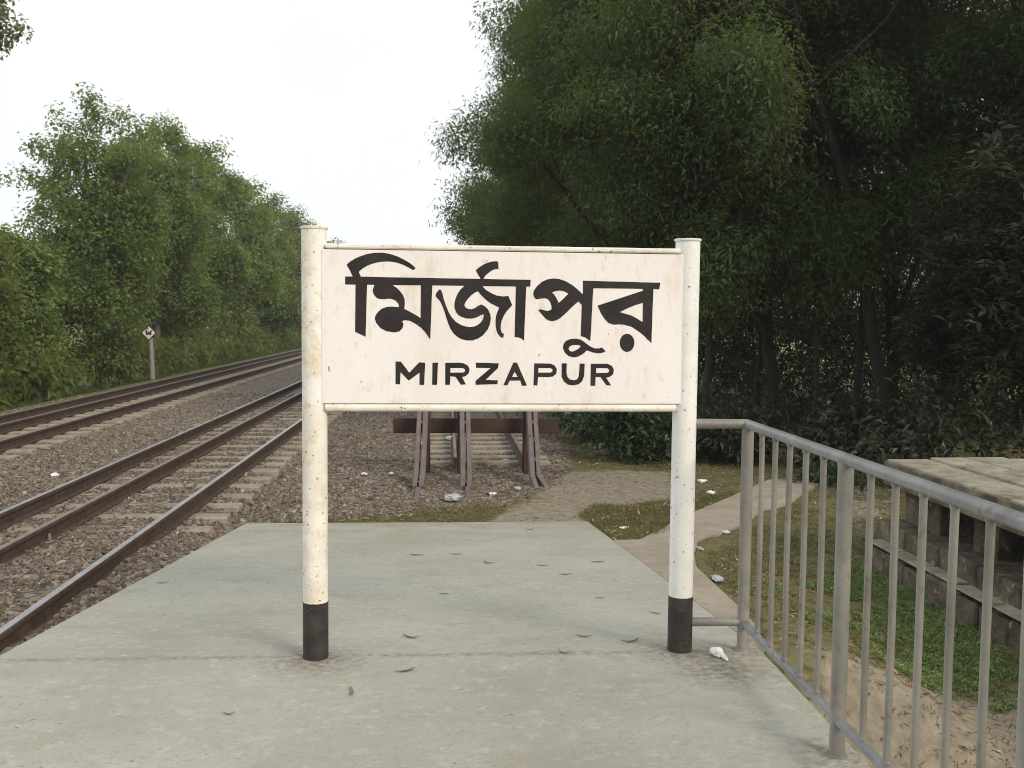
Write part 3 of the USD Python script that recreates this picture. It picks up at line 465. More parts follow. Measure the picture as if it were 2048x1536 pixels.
# ------------------------------------------------------------------ leaves, trees, shrubs
def leaf_mesh(base, axis, nrm, L, W, sag=.25):
    """One folded, drooping leaf of two triangles per base point."""
    axis = axis/np.linalg.norm(axis, axis=1, keepdims=True); side = np.cross(axis, nrm); side /= np.linalg.norm(side, axis=1, keepdims=True)+1e-9
    up = np.cross(side, axis); L = L[:, None]; W = W[:, None]
    a = base; b = base+axis*L*.45+side*W*.5+up*W*.18; c = base+axis*L-V(0, 0, 1)*L*sag; d = base+axis*L*.45-side*W*.5+up*W*.18
    v = np.stack([a, b, c, d], 1).reshape(-1, 3); k = np.arange(len(base))[:, None]*4
    return tm(v, np.vstack([k+np.array([[0, 1, 2]]), k+np.array([[0, 2, 3]])]))
def unit(rng, n):
    v = rng.normal(size=(n, 3)); return v/np.linalg.norm(v, axis=1, keepdims=True)
def crown(rng, lobes, nc, per, L, W, twig=.55, droop=.5, sag=.25, gap=.33, gscale=.8, shell=2.6, seed=0, lv=.3, keep=None, near=True):
    lobes = np.asarray(lobes, float); vol = lobes[:, 3]*lobes[:, 4]*lobes[:, 5]; w = vol**.8; w /= w.sum()
    k = rng.choice(len(lobes), nc*2, p=w); d = unit(rng, nc*2); r = rng.random(nc*2)**(1/shell)
    c = lobes[k, :3]+d*lobes[k, 3:6]*r[:, None]*(.82+.36*meshkit.noise(d*2.3+k[:, None]*5.7, seed))[:, None]
    ok = meshkit.fbm(c*gscale, 3, seed+1) > gap
    if keep is not None: ok &= keep(c)
    c, d = c[ok][:nc], d[ok][:nc]; n = len(c)
    td = d*.7+unit(rng, n)*.7+V(0, 0, -.35)*droop; td /= np.linalg.norm(td, axis=1, keepdims=True)
    t = rng.random((n, per)); base = c[:, None]+td[:, None]*(t[..., None]*twig)+rng.normal(0, .11*twig+.03, (n, per, 3))
    ax = td[:, None]*.6+unit(rng, n*per).reshape(n, per, 3)*.8+V(0, 0, -1)*droop
    nr = unit(rng, n*per).reshape(n, per, 3)*.8+V(0, 0, 1)
    Ls = L*rng.uniform(1-lv, 1+lv, n*per); Ws = W*rng.uniform(.75, 1.25, n*per)
    return (leaf_mesh if near else leaf_mesh_far)(base.reshape(-1, 3), ax.reshape(-1, 3), nr.reshape(-1, 3), Ls, Ws, sag), c
def sprig(rng, kind):
    """One leafy twig tip: leaf bases, axes, upward normals, lengths, widths."""
    n, L, W, sig, droop, up = {'round': (26, .092, .072, .155, .02, 1.0), 'sickle': (36, .102, .029, .20, .2, .75), 'rosette': (20, .15, .052, .1, 0, 1)}[kind]
    if kind == 'rosette':
        a = rng.uniform(0, 2*np.pi, n); e = rng.uniform(-.5, .7, n); ax = np.c_[np.cos(a), np.sin(a), e]; base = ax*.02+rng.normal(0, .02, (n, 3)); nr = V(0, 0, 1)-ax*.3
        base = base+np.array([[0, 0, 0], [.13, .05, .06], [-.08, .12, -.05]])[rng.integers(0, 3, n)]
    else:
        base = np.clip(rng.normal(0, 1, (n, 3)), -1.7, 1.7)*V(sig, sig, sig*.8); out_ = base/(np.linalg.norm(base, axis=1, keepdims=True)+1e-6); nr = out_*.8+unit(rng, n)*.5+V(0, 0, up*.8); nr /= np.linalg.norm(nr, axis=1, keepdims=True)
        ax = out_*.3+unit(rng, n)*.9+V(0, 0, -1)*droop; ax -= nr*(ax*nr).sum(1, keepdims=True)*.8
    return base, ax/np.linalg.norm(ax, axis=1, keepdims=True), nr/np.linalg.norm(nr, axis=1, keepdims=True), L*rng.uniform(.65, 1.35, n), W*rng.uniform(.7, 1.3, n)
def leaf_mesh_far(base, axis, nrm, L, W, sag=.2):
    """Far leaves, a few pixels each: one triangle."""
    side = np.cross(axis, nrm); side /= np.linalg.norm(side, axis=1, keepdims=True)+1e-9; L = L[:, None]; W = W[:, None]
    v = np.stack([base-side*W*.52+axis*L*.12, base+axis*L-V(0, 0, 1)*L*sag, base+axis*L*.2+side*W*.62], 1).reshape(-1, 3)
    return tm(v, np.arange(len(v)).reshape(-1, 3))
def crown_points(rng, lobes, n, gap=.33, gscale=.8, shell=2.8, seed=0, keep=None):
    lobes = np.asarray(lobes, float); w = (lobes[:, 3]*lobes[:, 4]*lobes[:, 5])**.75; w /= w.sum()
    k = rng.choice(len(lobes), n*2, p=w); d = unit(rng, n*2); r = rng.random(n*2)**(1/shell)
    c = lobes[k, :3]+d*lobes[k, 3:6]*r[:, None]*(.7+.6*meshkit.noise(d*2.6+k[:, None]*5.7, seed))[:, None]
    ok = meshkit.fbm(c*gscale, 3, seed+1) > gap
    if keep is not None: ok &= keep(c)
    return c[ok][:n]
def crown_part(parent, pts, kind, leaf, scale, rng, far=False):
    sp = [sprig(rng, kind) for _ in range(16)]; n = len(pts); k = rng.integers(0, 16, n); a = rng.uniform(0, 2*np.pi, n); c, s = np.cos(a)[:, None], np.sin(a)[:, None]
    t = rng.normal(0, .3, (n, 2)); sc = scale*rng.uniform(.75, 1.25, n)
    B, A, N, L, W = (np.array([q[j] for q in sp])[k] for j in range(5))
    def turn(v):
        v = np.stack([v[..., 0]*c-v[..., 1]*s, v[..., 0]*s+v[..., 1]*c, v[..., 2]], -1)
        x, y, z = v[..., 0], v[..., 1], v[..., 2]; cx, sx, cy, sy = (f(t[:, j])[:, None] for j in (0, 1) for f in (np.cos, np.sin))
        y, z = y*cx-z*sx, y*sx+z*cx; x, z = x*cy+z*sy, -x*sy+z*cy; return np.stack([x, y, z], -1)
    B = turn(B)*sc[:, None, None]+pts[:, None]; A = turn(A); N = turn(N); r3 = lambda v: v.reshape(-1, 3)
    m = (leaf_mesh_far if far else leaf_mesh)(r3(B), r3(A), r3(N), (L*sc[:, None]).ravel(), (W*sc[:, None]).ravel(), .18)
    return obj('crown', m, MATS[leaf], parent)
def clumps(rng, env, n, r0, r1, flat=.8):
    """Leaf clumps set through the outer part of an envelope of big ellipsoids."""
    env = np.asarray(env, float); w = (env[:, 3]*env[:, 4]*env[:, 5])**.75; k = rng.choice(len(env), n, p=w/w.sum())
    d = unit(rng, n); c = env[k, :3]+d*env[k, 3:6]*(rng.random(n)**.35)[:, None]*.95; r = rng.uniform(r0, r1, n)
    return np.c_[c, r*rng.uniform(.7, 1.35, n), r*rng.uniform(.7, 1.35, n), r*flat*rng.uniform(.65, 1.3, n)]
def bez(a, b, bend, n=7):
    t = np.linspace(0, 1, n)[:, None]; m = (a+b)/2+bend; return (1-t)**2*a+2*t*(1-t)*m+t*t*b
def tree(name, label, trunk, r0, lobes, n, kind, scale, leaf, bark, seed, limbs=4, twigs=24, bare=(), far=False, **kw):
    rng = np.random.default_rng(seed); t = thing(name, label, 'tree')
    trunk = np.asarray(trunk, float); s = np.linspace(0, 1, len(trunk)); ss_ = np.linspace(0, 1, 14)
    tp = np.stack([np.interp(ss_, s, trunk[:, k]) for k in range(3)], 1)
    tp[1:-1] += rng.normal(0, r0*.18, (12, 3))*V(1, 1, .2)
    tr = r0*(1-.72*ss_); tr[0] *= 1.35; tr[1] *= 1.08
    obj('trunk', tube(tp, tr, 10), MATS[bark], t, smooth=60)
    cl = crown_points(rng, lobes, n, seed=seed, **kw)
    lo = np.asarray(lobes); pick = rng.choice(len(lo), min(limbs, len(lo)), replace=False)
    for k in pick:
        c = lo[k, :3]; i = min(13, max(3, int(13*np.clip((c[2]-trunk[0, 2])*.6/(trunk[-1, 2]-trunk[0, 2]), .25, 1))))
        path = bez(tp[i], c, V(0, 0, .4)+rng.normal(0, .25, 3)); g = [tube(path, np.linspace(tr[i]*.62, .02, 7), 7)]
        near_ = cl[np.argsort(np.linalg.norm(cl-c, axis=1))[:500]]
        for q_ in near_[rng.choice(len(near_), min(len(near_), twigs//max(limbs, 1)), replace=False)]:
            j = rng.integers(3, 7); g.append(tube(bez(path[j], q_, rng.normal(0, .12, 3), 4), np.linspace(.016, .005, 4), 4, cap=False))
        obj('limb', cat(g), MATS[bark], t)
    for pth, r_ in bare: obj('bare_branch', tube(pth, np.linspace(r_, r_*.4, len(pth)), 6), MATS[bark], t)
    crown_part(t, cl, kind, leaf, scale, rng, far)
    return t

# left row, beyond the main line: (x, y, height, crown radius, label)
rng = np.random.default_rng(21)
def left_lobes(rng, x, y, h, r, low=1.0, n=9, z0=-.5):
    out = []
    for k in range(n):
        f = (k+.5)/n; z = low+(h-low)*(.12+.83*f); rr = r*(1.1-.6*f**2.2); a = rng.uniform(0, 2*np.pi); o = rr*.55*rng.uniform(.5, 1.0)
        q_ = max(.55, rr*.62); out.append((x+o*math.cos(a), y+o*math.sin(a), z, q_, q_, q_*rng.uniform(.75, 1.0)))
    out.append((x, y, low+(h-low)*.45, r*.7, r*.7, (h-low)*.42)); out.append((x, y, h-.9, r*.35, r*.35, .9))
    return out
LEFT = [
 (-12.2, 24.6, 5.2, 2.1, 'low leafy tree at the left edge, nearest of the left row', 'leaf_near_left', 1.3),
 (-13.6, 30.0, 4.9, 2.2, 'bushy tree behind the low leafy tree, left of the whistle board', 'leaf_far', .75),
 (-12.4, 36.0, 10.3, 3.1, 'tallest tree of the left row with an airy, see-through top', 'leaf_far', .75),
 (-12.3, 43.5, 10.8, 3.1, 'rounded full tree right behind the tallest one of the left row', 'leaf_far', .75),
 (-12.6, 52.0, 11.3, 3.2, 'sloping-topped tree midway between the tallest tree and the sign', 'leaf_far', .75),
 (-12.6, 61.0, 10.8, 3.1, 'yellowish green tree in the left row, fourth before the sign post', 'leaf_far', .75),
 (-12.8, 70.5, 11.0, 3.2, 'dusky tree with a spiky outline close to the left sign post', 'leaf_far', .75),
 (-13.0, 82.0, 11.0, 3.2, 'hazy tree just left of the top of the left sign post', 'leaf_far', .75),
 (-13.0, 95.0, 10.4, 3.4, 'hazy distant tree mostly behind the left sign post', 'leaf_far', .75),
 (-13.0, 112.0, 11.0, 3.4, 'small distant tree peeping over the top edge of the sign board', 'leaf_far', .75)]
for i, (x, y, h, r, lab, lm, low) in enumerate(LEFT):
    rg = np.random.default_rng(300+i); d = y/36.0
    lo = left_lobes(rg, x, y, h-.25, r*.97, low)
    cl = clumps(rg, lo, 66, .42*r/3, 1.0*r/3)
    nc = int(3300/max(.75, d)**.8); sc = 1.2*max(1, d)**.5
    cl = np.vstack([cl, np.asarray(lo)*np.array([1, 1, 1, .72, .72, .72])]) if i != 2 else np.vstack([cl, np.asarray([q for q in lo if q[2] < 5.5])])
    if i == 2: cl = cl[cl[:, 2] < 9.0-1.15*np.maximum(0, -12.6-cl[:, 0])]
    if i == 2: cl = np.vstack([cl[cl[:, 2] < 7.6], [(-12.4, 35.6, 9.55, .55, .6, .35), (-11.7, 35.7, 9.2, .7, .6, .35), (-13.2, 36, 8.95, .75, .7, .4), (-12.3, 36, 8.75, .55, .5, .25), (-10.8, 36, 8.6, .5, .6, .5), (-10.6, 36, 7.9, .55, .5, .35), (-12.9, 35.8, 8.0, .8, .6, .3), (-11.5, 35.7, 7.7, .7, .7, .45), (-14.0, 36, 7.9, .8, .6, .35), (-14.7, 36, 6.9, .7, .6, .4)]])
    tree('left_row_tree', lab, [(x, y, -.6), (x+rg.normal(0, .15), y, h*.3), (x+rg.normal(0, .3), y, h*.8)], .16, cl, nc, 'round', sc, lm, 'bark_grey', 500+i, limbs=9, twigs=36, gap=.37, gscale=1.0, shell=3.6, far=True)
tree('overhanging_tree', 'tree out of view whose leafy branch tips hang into the top left corner', [(-14.6, 25, -.6), (-14.4, 25, 4), (-13.6, 25, 8.6)], .2,
     [(-10.65, 25, 9.0, .42, .5, .5), (-10.9, 25, 9.7, .5, .6, .45), (-11.2, 25, 8.7, .45, .6, .3), (-11.5, 25, 10.1, .8, .8, .6), (-11.8, 25, 9.2, .5, .6, .5), (-12.6, 25, 9.9, 1.3, 1.2, .9), (-14.0, 25, 9.6, 1.6, 1.6, 1.1), (-15.2, 26, 8.6, 1.6, 1.6, 1.2)], 760, 'round', .95, 'leaf_near_left', 'bark_dark', 77, limbs=8, twigs=60, gap=.38, gscale=1.4)

# right row of acacias, close and dark
def acacia_lobes(rng, x, y, h, r, low, lean=(-1.4, 0), n=10):
    out = []
    for k in range(n):
        f = (k+.5)/n; z = low+(h-low)*(.1+.85*f); rr = r*(1.0-.5*f**2); a = k*2.4+rng.uniform(-.5, .5); o = rr*rng.uniform(.45, .75)
        q_ = rr*rng.uniform(.45, .6); out.append((x+lean[0]*f+o*math.cos(a), y+lean[1]*f+o*math.sin(a), z, q_, q_, q_*rng.uniform(.7, .95)))
    out.append((x+lean[0]*.5, y, (low+h)/2, r*.75, r*.75, (h-low)*.45))
    return out
RIGHT = [
 # x, y, h, r, low, lean, clusters, label
 (7.5, 16.2, 12.0, 4.0, 3.6, (-2.6, 0), 3600, 'big acacia with the long leaning dark trunk right of the sign'),
 (5.9, 17.6, 11.0, 3.4, 2.6, (-1.6, 0), 3200, 'acacia with a forked upright trunk just right of the right sign post'),
 (4.6, 21.0, 11.0, 3.7, 2.2, (-1.0, 0), 3200, 'acacia behind the sign board, trunk hidden by its right end'),
 (4.6, 26.5, 11.6, 4.1, 2.0, (-.8, 0), 2800, 'acacia reaching farthest left over the short track'),
 (4.8, 33.0, 11.5, 4.3, 1.6, (-.8, 0), 2300, 'acacia deeper in the right row, seen above the middle of the sign'),
 (5.0, 41.0, 11.5, 4.4, 1.2, (-.6, 0), 1800, 'distant acacia low on the skyline just above the board'),
 (5.0, 52.0, 11.5, 4.6, 1.0, (-.6, 0), 1500, 'farthest acacia of the right row, peeping out over the board'),
 (10.6, 15.0, 12.5, 4.2, 3.8, (-.6, 0), 3300, 'dark acacia at the far right top, over the loading deck'),
 (10.0, 21.5, 12.5, 4.3, 2.0, (-.5, 0), 2600, 'acacia of the back row, filling the gap behind the leaning trunk'),
 (14.5, 19.0, 12.5, 4.5, 1.5, (-.5, 0), 2400, 'acacia of the back row at the right edge')]
LEAN = np.array([(7.5, -.25), (7.34, .84), (7.12, 2.1), (6.86, 3.51), (6.48, 4.74), (6.11, 5.63), (5.75, 6.6)])
def see_trunk(c): return ~((c[:, 1] < 16.7) & (np.abs(c[:, 0]*16.2/c[:, 1]-np.interp(c[:, 2], LEAN[:, 1], LEAN[:, 0])) < .6) & (c[:, 2] < 7.2))
for i, (x, y, h, r, low, lean, nc, lab) in enumerate(RIGHT):
    rg = np.random.default_rng(600+i); sc = max(1, y/22.0)
    lo = acacia_lobes(rg, x, y, h, r, low, lean)
    if i == 0: tk = [(7.5, 16.21, -.25), (7.34, 16.21, .84), (7.12, 16.21, 2.1), (6.86, 16.21, 3.51), (6.48, 16.2, 4.74), (6.11, 16.2, 5.63), (5.75, 16.2, 6.6), (5.5, 16.2, 8.0)]; r0 = .13
    elif i == 1: tk = [(5.91, 17.55, -.2), (5.86, 17.55, 1.09), (5.77, 17.55, 2.0), (5.6, 17.55, 3.2), (5.3, 17.5, 6.5)]; r0 = .15
    else: tk = [(x, y, -.3), (x+rg.normal(0, .15), y, 2.0), (x+lean[0]*.5, y, h*.45), (x+lean[0], y, h*.75)]; r0 = .17
    bare = ()
    if i == 0: bare = [([V(6.0, 16.1, 6.0), V(6.9, 15.6, 6.9), V(7.6, 15.2, 8.2)], .034), ([V(3.1, 12.6, 5.85), V(3.6, 12.7, 6.12), V(4.1, 13.0, 6.4), V(5.2, 14.6, 6.6)], .014), ([V(7.1, 14.2, 6.3), V(7.6, 14.3, 6.5), V(8.3, 14.6, 7.0)], .013)]
    if i == 0: lo = [(a_, max(b_, y+1.3)+.9, c_, p_, q_, s_) for a_, b_, c_, p_, q_, s_ in lo]
    cl = clumps(rg, lo, 95, .5, 1.05, .75)
    tree('acacia_tree', lab, tk, r0, cl, int(nc*(1.5 if y < 21.2 else 1.75)), 'sickle', sc**.75*(1.08 if y < 22 else 1.0), 'leaf_acacia', 'bark_dark', 700+i, limbs=8, twigs=40, bare=bare, gap=.30, gscale=.8, shell=2.8, keep=see_trunk, far=True)
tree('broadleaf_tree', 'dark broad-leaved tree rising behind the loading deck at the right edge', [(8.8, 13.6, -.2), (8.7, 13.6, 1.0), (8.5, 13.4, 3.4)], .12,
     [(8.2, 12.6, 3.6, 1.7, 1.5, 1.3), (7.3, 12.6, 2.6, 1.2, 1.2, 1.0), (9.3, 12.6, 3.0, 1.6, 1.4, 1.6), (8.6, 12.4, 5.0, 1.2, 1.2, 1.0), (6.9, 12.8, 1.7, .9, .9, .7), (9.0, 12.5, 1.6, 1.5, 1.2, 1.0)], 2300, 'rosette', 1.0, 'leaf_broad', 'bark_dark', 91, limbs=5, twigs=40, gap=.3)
# slim trunks under the canopy
for k, (pts, r, lab) in enumerate([
    ([(5.71, 17.91, -.2), (5.72, 17.91, 1.06), (5.76, 17.91, 1.9), (5.9, 17.9, 3.6)], .07, 'slender second stem beside the forked acacia trunk'),
    ([(4.4, 16.4, -.2), (4.37, 16.4, .6), (4.4, 16.4, 2.4)], .09, 'dark stem right behind the right sign post'),
    ([(8.9, 15.6, -.3), (8.72, 15.6, .4), (8.95, 15.6, 1.05), (8.8, 15.6, 2.2)], .075, 'crooked stem rising behind the loading deck'),
    ([(6.3, 16.4, -.2), (6.27, 16.4, .6), (6.2, 16.4, 2.8)], .06, 'thin stem left of the leaning trunk'),
    ([(7.2, 16.9, -.2), (7.2, 16.9, 1.7), (7.3, 16.9, 3.6)], .08, 'stem close behind the leaning acacia trunk'),
    ([(8.0, 15.9, -.2), (8.0, 15.9, 1.4), (8.2, 15.9, 3.6)], .09, 'stem just right of the leaning acacia trunk')]):
    rg = np.random.default_rng(900+k); t = thing('young_tree', lab, 'tree'); p_ = np.asarray(pts, float)
    s = np.linspace(0, 1, len(p_)); tp = np.stack([np.interp(np.linspace(0, 1, 9), s, p_[:, j]) for j in range(3)], 1)+rg.normal(0, .012, (9, 3))
    obj('trunk', tube(tp, np.linspace(r, r*.55, 9), 8), MATS['bark_dark'], t, smooth=60)
    c = p_[-1]; crown_part(t, crown_points(rg, [(c[0], c[1], c[2]+.6, .9, .9, .9)], 230, seed=k), 'sickle', 'leaf_acacia', 1.0, rg)

def shrub(name, label, x, y, rx, ry, h, nc, per, L, W, leaf, seed, droop=.2, z0=None, group=None):
    rg = np.random.default_rng(seed); t = thing(name, label, 'shrub', group); z = float(zg(x, y)) if z0 is None else z0
    st = [tube(bez(V(x+rg.normal(0, .06), y+rg.normal(0, .06), z-.05), V(x+rg.normal(0, rx*.5), y+rg.normal(0, ry*.5), z+h*.8), rg.normal(0, .05, 3), 5), np.linspace(.014, .005, 5), 5) for _ in range(7)]
    obj('stem', cat(st), MATS['bark_dark'], t)
    lo = [(x, y, z+h*.45, rx, ry, h*.45)]+[(x+rg.normal(0, rx*.5), y+rg.normal(0, ry*.5), z+h*rg.uniform(.4, .85), rx*.45, ry*.45, h*.22) for _ in range(4)]
    cm, _ = crown(rg, lo, nc, per, L, W, seed=seed, droop=droop, twig=.22, gap=.3, gscale=2.5, shell=3)
    obj('foliage', cm, MATS[leaf], t); return t
shrub('leafy_shrub', 'low broad-leaved green shrub under the right end of the sign board', 2.95, 15.0, .75, .6, 1.0, 230, 10, .115, .07, 'leaf_shrub', 31, droop=-.1)
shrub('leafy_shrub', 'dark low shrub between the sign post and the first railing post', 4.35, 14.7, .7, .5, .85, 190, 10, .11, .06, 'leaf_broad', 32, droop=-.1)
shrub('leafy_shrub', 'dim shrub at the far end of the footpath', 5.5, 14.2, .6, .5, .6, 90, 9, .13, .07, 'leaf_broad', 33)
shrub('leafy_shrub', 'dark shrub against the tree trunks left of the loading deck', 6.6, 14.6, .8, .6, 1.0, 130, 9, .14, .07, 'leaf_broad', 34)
shrub('leafy_shrub', 'small leafy shrub on the bank right of the short track', 2.75, 17.2, .6, .8, .8, 100, 9, .15, .09, 'leaf_shrub', 35)
shrub('leafy_shrub', 'shrub behind the left corner of the loading deck', 5.0, 9.6+3.2, .35, .35, .4, 40, 8, .11, .06, 'leaf_shrub', 36)

def mass(name, label, boxes, nc, per, L, W, leaf, seed, catg='undergrowth', close=False, **kw):
    rg = np.random.default_rng(seed); cm, _ = crown(rg, boxes, nc, per, L, W, seed=seed, near=close, **kw)
    obj(name, cm, MATS[leaf], None, label=label, cat=catg, kind='stuff')
rg = np.random.default_rng(41)
mass('undergrowth', 'tangled undergrowth below the left tree row', [(-11.9+rg.normal(0, .5), y+rg.normal(0, .8), .1+rg.uniform(0, .7), .55+rg.uniform(0, .4), rg.uniform(.5, 1.3), .5+rg.uniform(0, .6)) for y in np.arange(23, 118, 2.7)], 2300, 13, .19, .11, 'leaf_near_left', 42, droop=.4, gap=.42, gscale=.9)
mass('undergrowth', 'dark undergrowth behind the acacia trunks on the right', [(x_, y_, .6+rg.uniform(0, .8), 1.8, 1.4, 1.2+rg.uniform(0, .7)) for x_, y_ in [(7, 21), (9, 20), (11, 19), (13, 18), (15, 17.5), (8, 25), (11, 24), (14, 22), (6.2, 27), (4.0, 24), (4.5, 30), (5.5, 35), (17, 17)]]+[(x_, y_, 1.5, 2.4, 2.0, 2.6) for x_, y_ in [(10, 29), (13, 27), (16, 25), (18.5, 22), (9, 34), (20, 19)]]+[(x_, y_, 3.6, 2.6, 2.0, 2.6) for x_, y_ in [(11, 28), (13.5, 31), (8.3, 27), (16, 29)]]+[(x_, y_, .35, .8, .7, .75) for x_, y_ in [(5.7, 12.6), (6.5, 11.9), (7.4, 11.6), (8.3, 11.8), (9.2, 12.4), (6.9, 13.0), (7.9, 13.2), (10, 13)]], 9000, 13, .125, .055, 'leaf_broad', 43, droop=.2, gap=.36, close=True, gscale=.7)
far = []
for a in np.linspace(-62, 62, 90):
    R_ = 270+rg.uniform(-30, 60); far.append((R_*math.sin(math.radians(a)), R_*math.cos(math.radians(a)), rg.uniform(2, 4), 7, 7, rg.uniform(4, 7)))
mass('far_wood', 'far-off belt of trees on the horizon', far, 5200, 8, 1.4, .9, 'leaf_far', 44, catg='wood', droop=.3, gap=.2, twig=2.5, gscale=.1)

# ------------------------------------------------------------------ ground cover, grass, leaf litter
rng = np.random.default_rng(51)
def blades(rng, n, L, W, spread):
    b = np.c_[rng.normal(0, spread, (n, 2)), np.zeros(n)]; ax = np.c_[rng.normal(0, .7, (n, 2)), np.ones(n)*.8]
    return leaf_mesh(b, ax, unit(rng, n)+.01, rng.uniform(.5, 1, n)*L, np.full(n, W), .2)
def scatter(poly, n, rng, bounds=None):
    x0, y0, x1, y1 = poly.bounds; p = np.c_[rng.uniform(x0, x1, n), rng.uniform(y0, y1, n)]
    return p[contains_xy(poly, p[:, 0], p[:, 1])]
R_right = Polygon([(1.58, 1.5), (1.58, 5.2), (2.0, 7.2), (2.25, 8.3), (2.8, 9.4), (3.7, 10.8), (5.0, 12.6), (6.5, 14.5), (9, 14.5), (6.5, 11), (3.7, 8.6), (3.7, 1.5)]).buffer(0)
R_tri = Polygon([(1.54, 10.23), (1.49, 10.82), (1.75, 11.34), (2.26, 11.39), (2.76, 11.64), (3.69, 12.14), (2.88, 10.96), (1.77, 8.85), (1.54, 8.79)]).buffer(0)
R_back = Polygon([(2.76, 11.64), (3.2, 13.9), (1.9, 14.0), (2.0, 18), (3.4, 17.5), (6, 14.5), (4.6, 13.1), (3.69, 12.14)]).buffer(0)
R_strip = Polygon([(-2.2, 10.42), (.4, 10.4), (.7, 11.1), (.3, 11.6), (-.3, 11.2), (-1.1, 10.75)]).buffer(0)
g = np.vstack([scatter(R_right, 34000, rng), scatter(R_tri, 11000, rng), scatter(R_back, 6000, rng), scatter(R_strip, 1700, rng)])
m_ = (meshkit.fbm(np.c_[g*1.1, 0*g[:, 0]], 3, 4) > .42) & ~contains_xy(P_dirt2, g[:, 0], g[:, 1]) | (rng.random(len(g)) < .12)
g = g[m_]; n = len(g); sc = rng.uniform(.5, 1.1, n)
tag(instancer('/World/dry_grass', [blades(rng, 10, .07, .006, .03) for _ in range(4)], MATS['dry_grass'], np.c_[g, zg(*g.T)-.004], np.repeat(sc[:, None], 3, 1), rand_quats(rng, n, True)*1.0, rng.integers(0, 4, n)), kind='stuff', label='short dry grass on the ground right of the platform', cat='grass')
pg = P_green.buffer(.55); g = scatter(pg, 60000, rng); from shapely import points as _pts, distance as _dist
g = g[(_dist(P_green.buffer(-.35), _pts(g))*.42+.36+rng.normal(0, .05, len(g)) < meshkit.fbm(np.c_[g*2.6, 0*g[:, 0]], 4, 14))]; g = g[g[:, 0] < 3.72]; n = len(g); sc = rng.uniform(.45, 1.1, n)
def sprig(rng):
    n = 7; a = rng.uniform(0, 2*np.pi, n); return leaf_mesh(np.c_[rng.normal(0, .014, (n, 2)), rng.uniform(.002, .02, n)], np.c_[np.cos(a), np.sin(a), rng.uniform(.1, 1.1, n)], np.tile(V(0, 0, 1), (n, 1))+rng.normal(0, .1, (n, 3)), rng.uniform(.018, .038, n), rng.uniform(.004, .011, n), .1)
tag(instancer('/World/ground_cover', [sprig(rng) for _ in range(6)], MATS['cover_leaf'], np.c_[g, zg(*g.T)], np.repeat(sc[:, None], 3, 1), rand_quats(rng, n, True), rng.integers(0, 6, n)), kind='stuff', label='green short weeds at the foot of the loading deck', cat='weeds')
def flake(rng):
    n = 1; return leaf_mesh(np.zeros((1, 3)), V(1, 0, .15)[None], V(0, 0, 1)[None]+rng.normal(0, .2, (1, 3)), np.array([rng.uniform(.03, .09)]), np.array([rng.uniform(.01, .024)]), rng.uniform(-.1, .25))
g = np.vstack([scatter(R_right, 13000, rng), scatter(R_tri, 3500, rng), scatter(R_back, 5000, rng), scatter(R_strip, 700, rng), scatter(P_dirt1, 500, rng), scatter(Polygon([(-6, 5), (-2.1, 5), (-2.2, 10.4), (1, 11), (1.3, 16), (-6, 16)]), 900, rng)])
n = len(g)
tag(instancer('/World/leaf_litter', [flake(rng) for _ in range(8)], MATS['flake'], np.c_[g, zg(*g.T)+.012], np.repeat(rng.uniform(.6, 1.2, n)[:, None], 3, 1), rand_quats(rng, n, True), rng.integers(0, 8, n)), kind='stuff', label='scattered dry brown and yellow fallen leaves on the soil', cat='leaf litter')
# grassy weeds along the foot of the left trees and in the field
g = np.c_[rng.uniform(-13.2, -9.9, 9000), rng.uniform(18, 110, 9000)]; g = g[meshkit.fbm(np.c_[g*.6, 0*g[:, 0]], 3, 24) > .47]; n = len(g)
tag(instancer('/World/bank_grass', [blades(rng, 12, .26, .024, .16) for _ in range(4)], MATS['leaf_grassy'], np.c_[g, zg(*g.T)-.02], np.repeat(rng.uniform(.4, 1.1, n)[:, None], 3, 1), rand_quats(rng, n, True), rng.integers(0, 4, n)), kind='stuff', label='bright green grass on the bank beyond the main line', cat='grass')

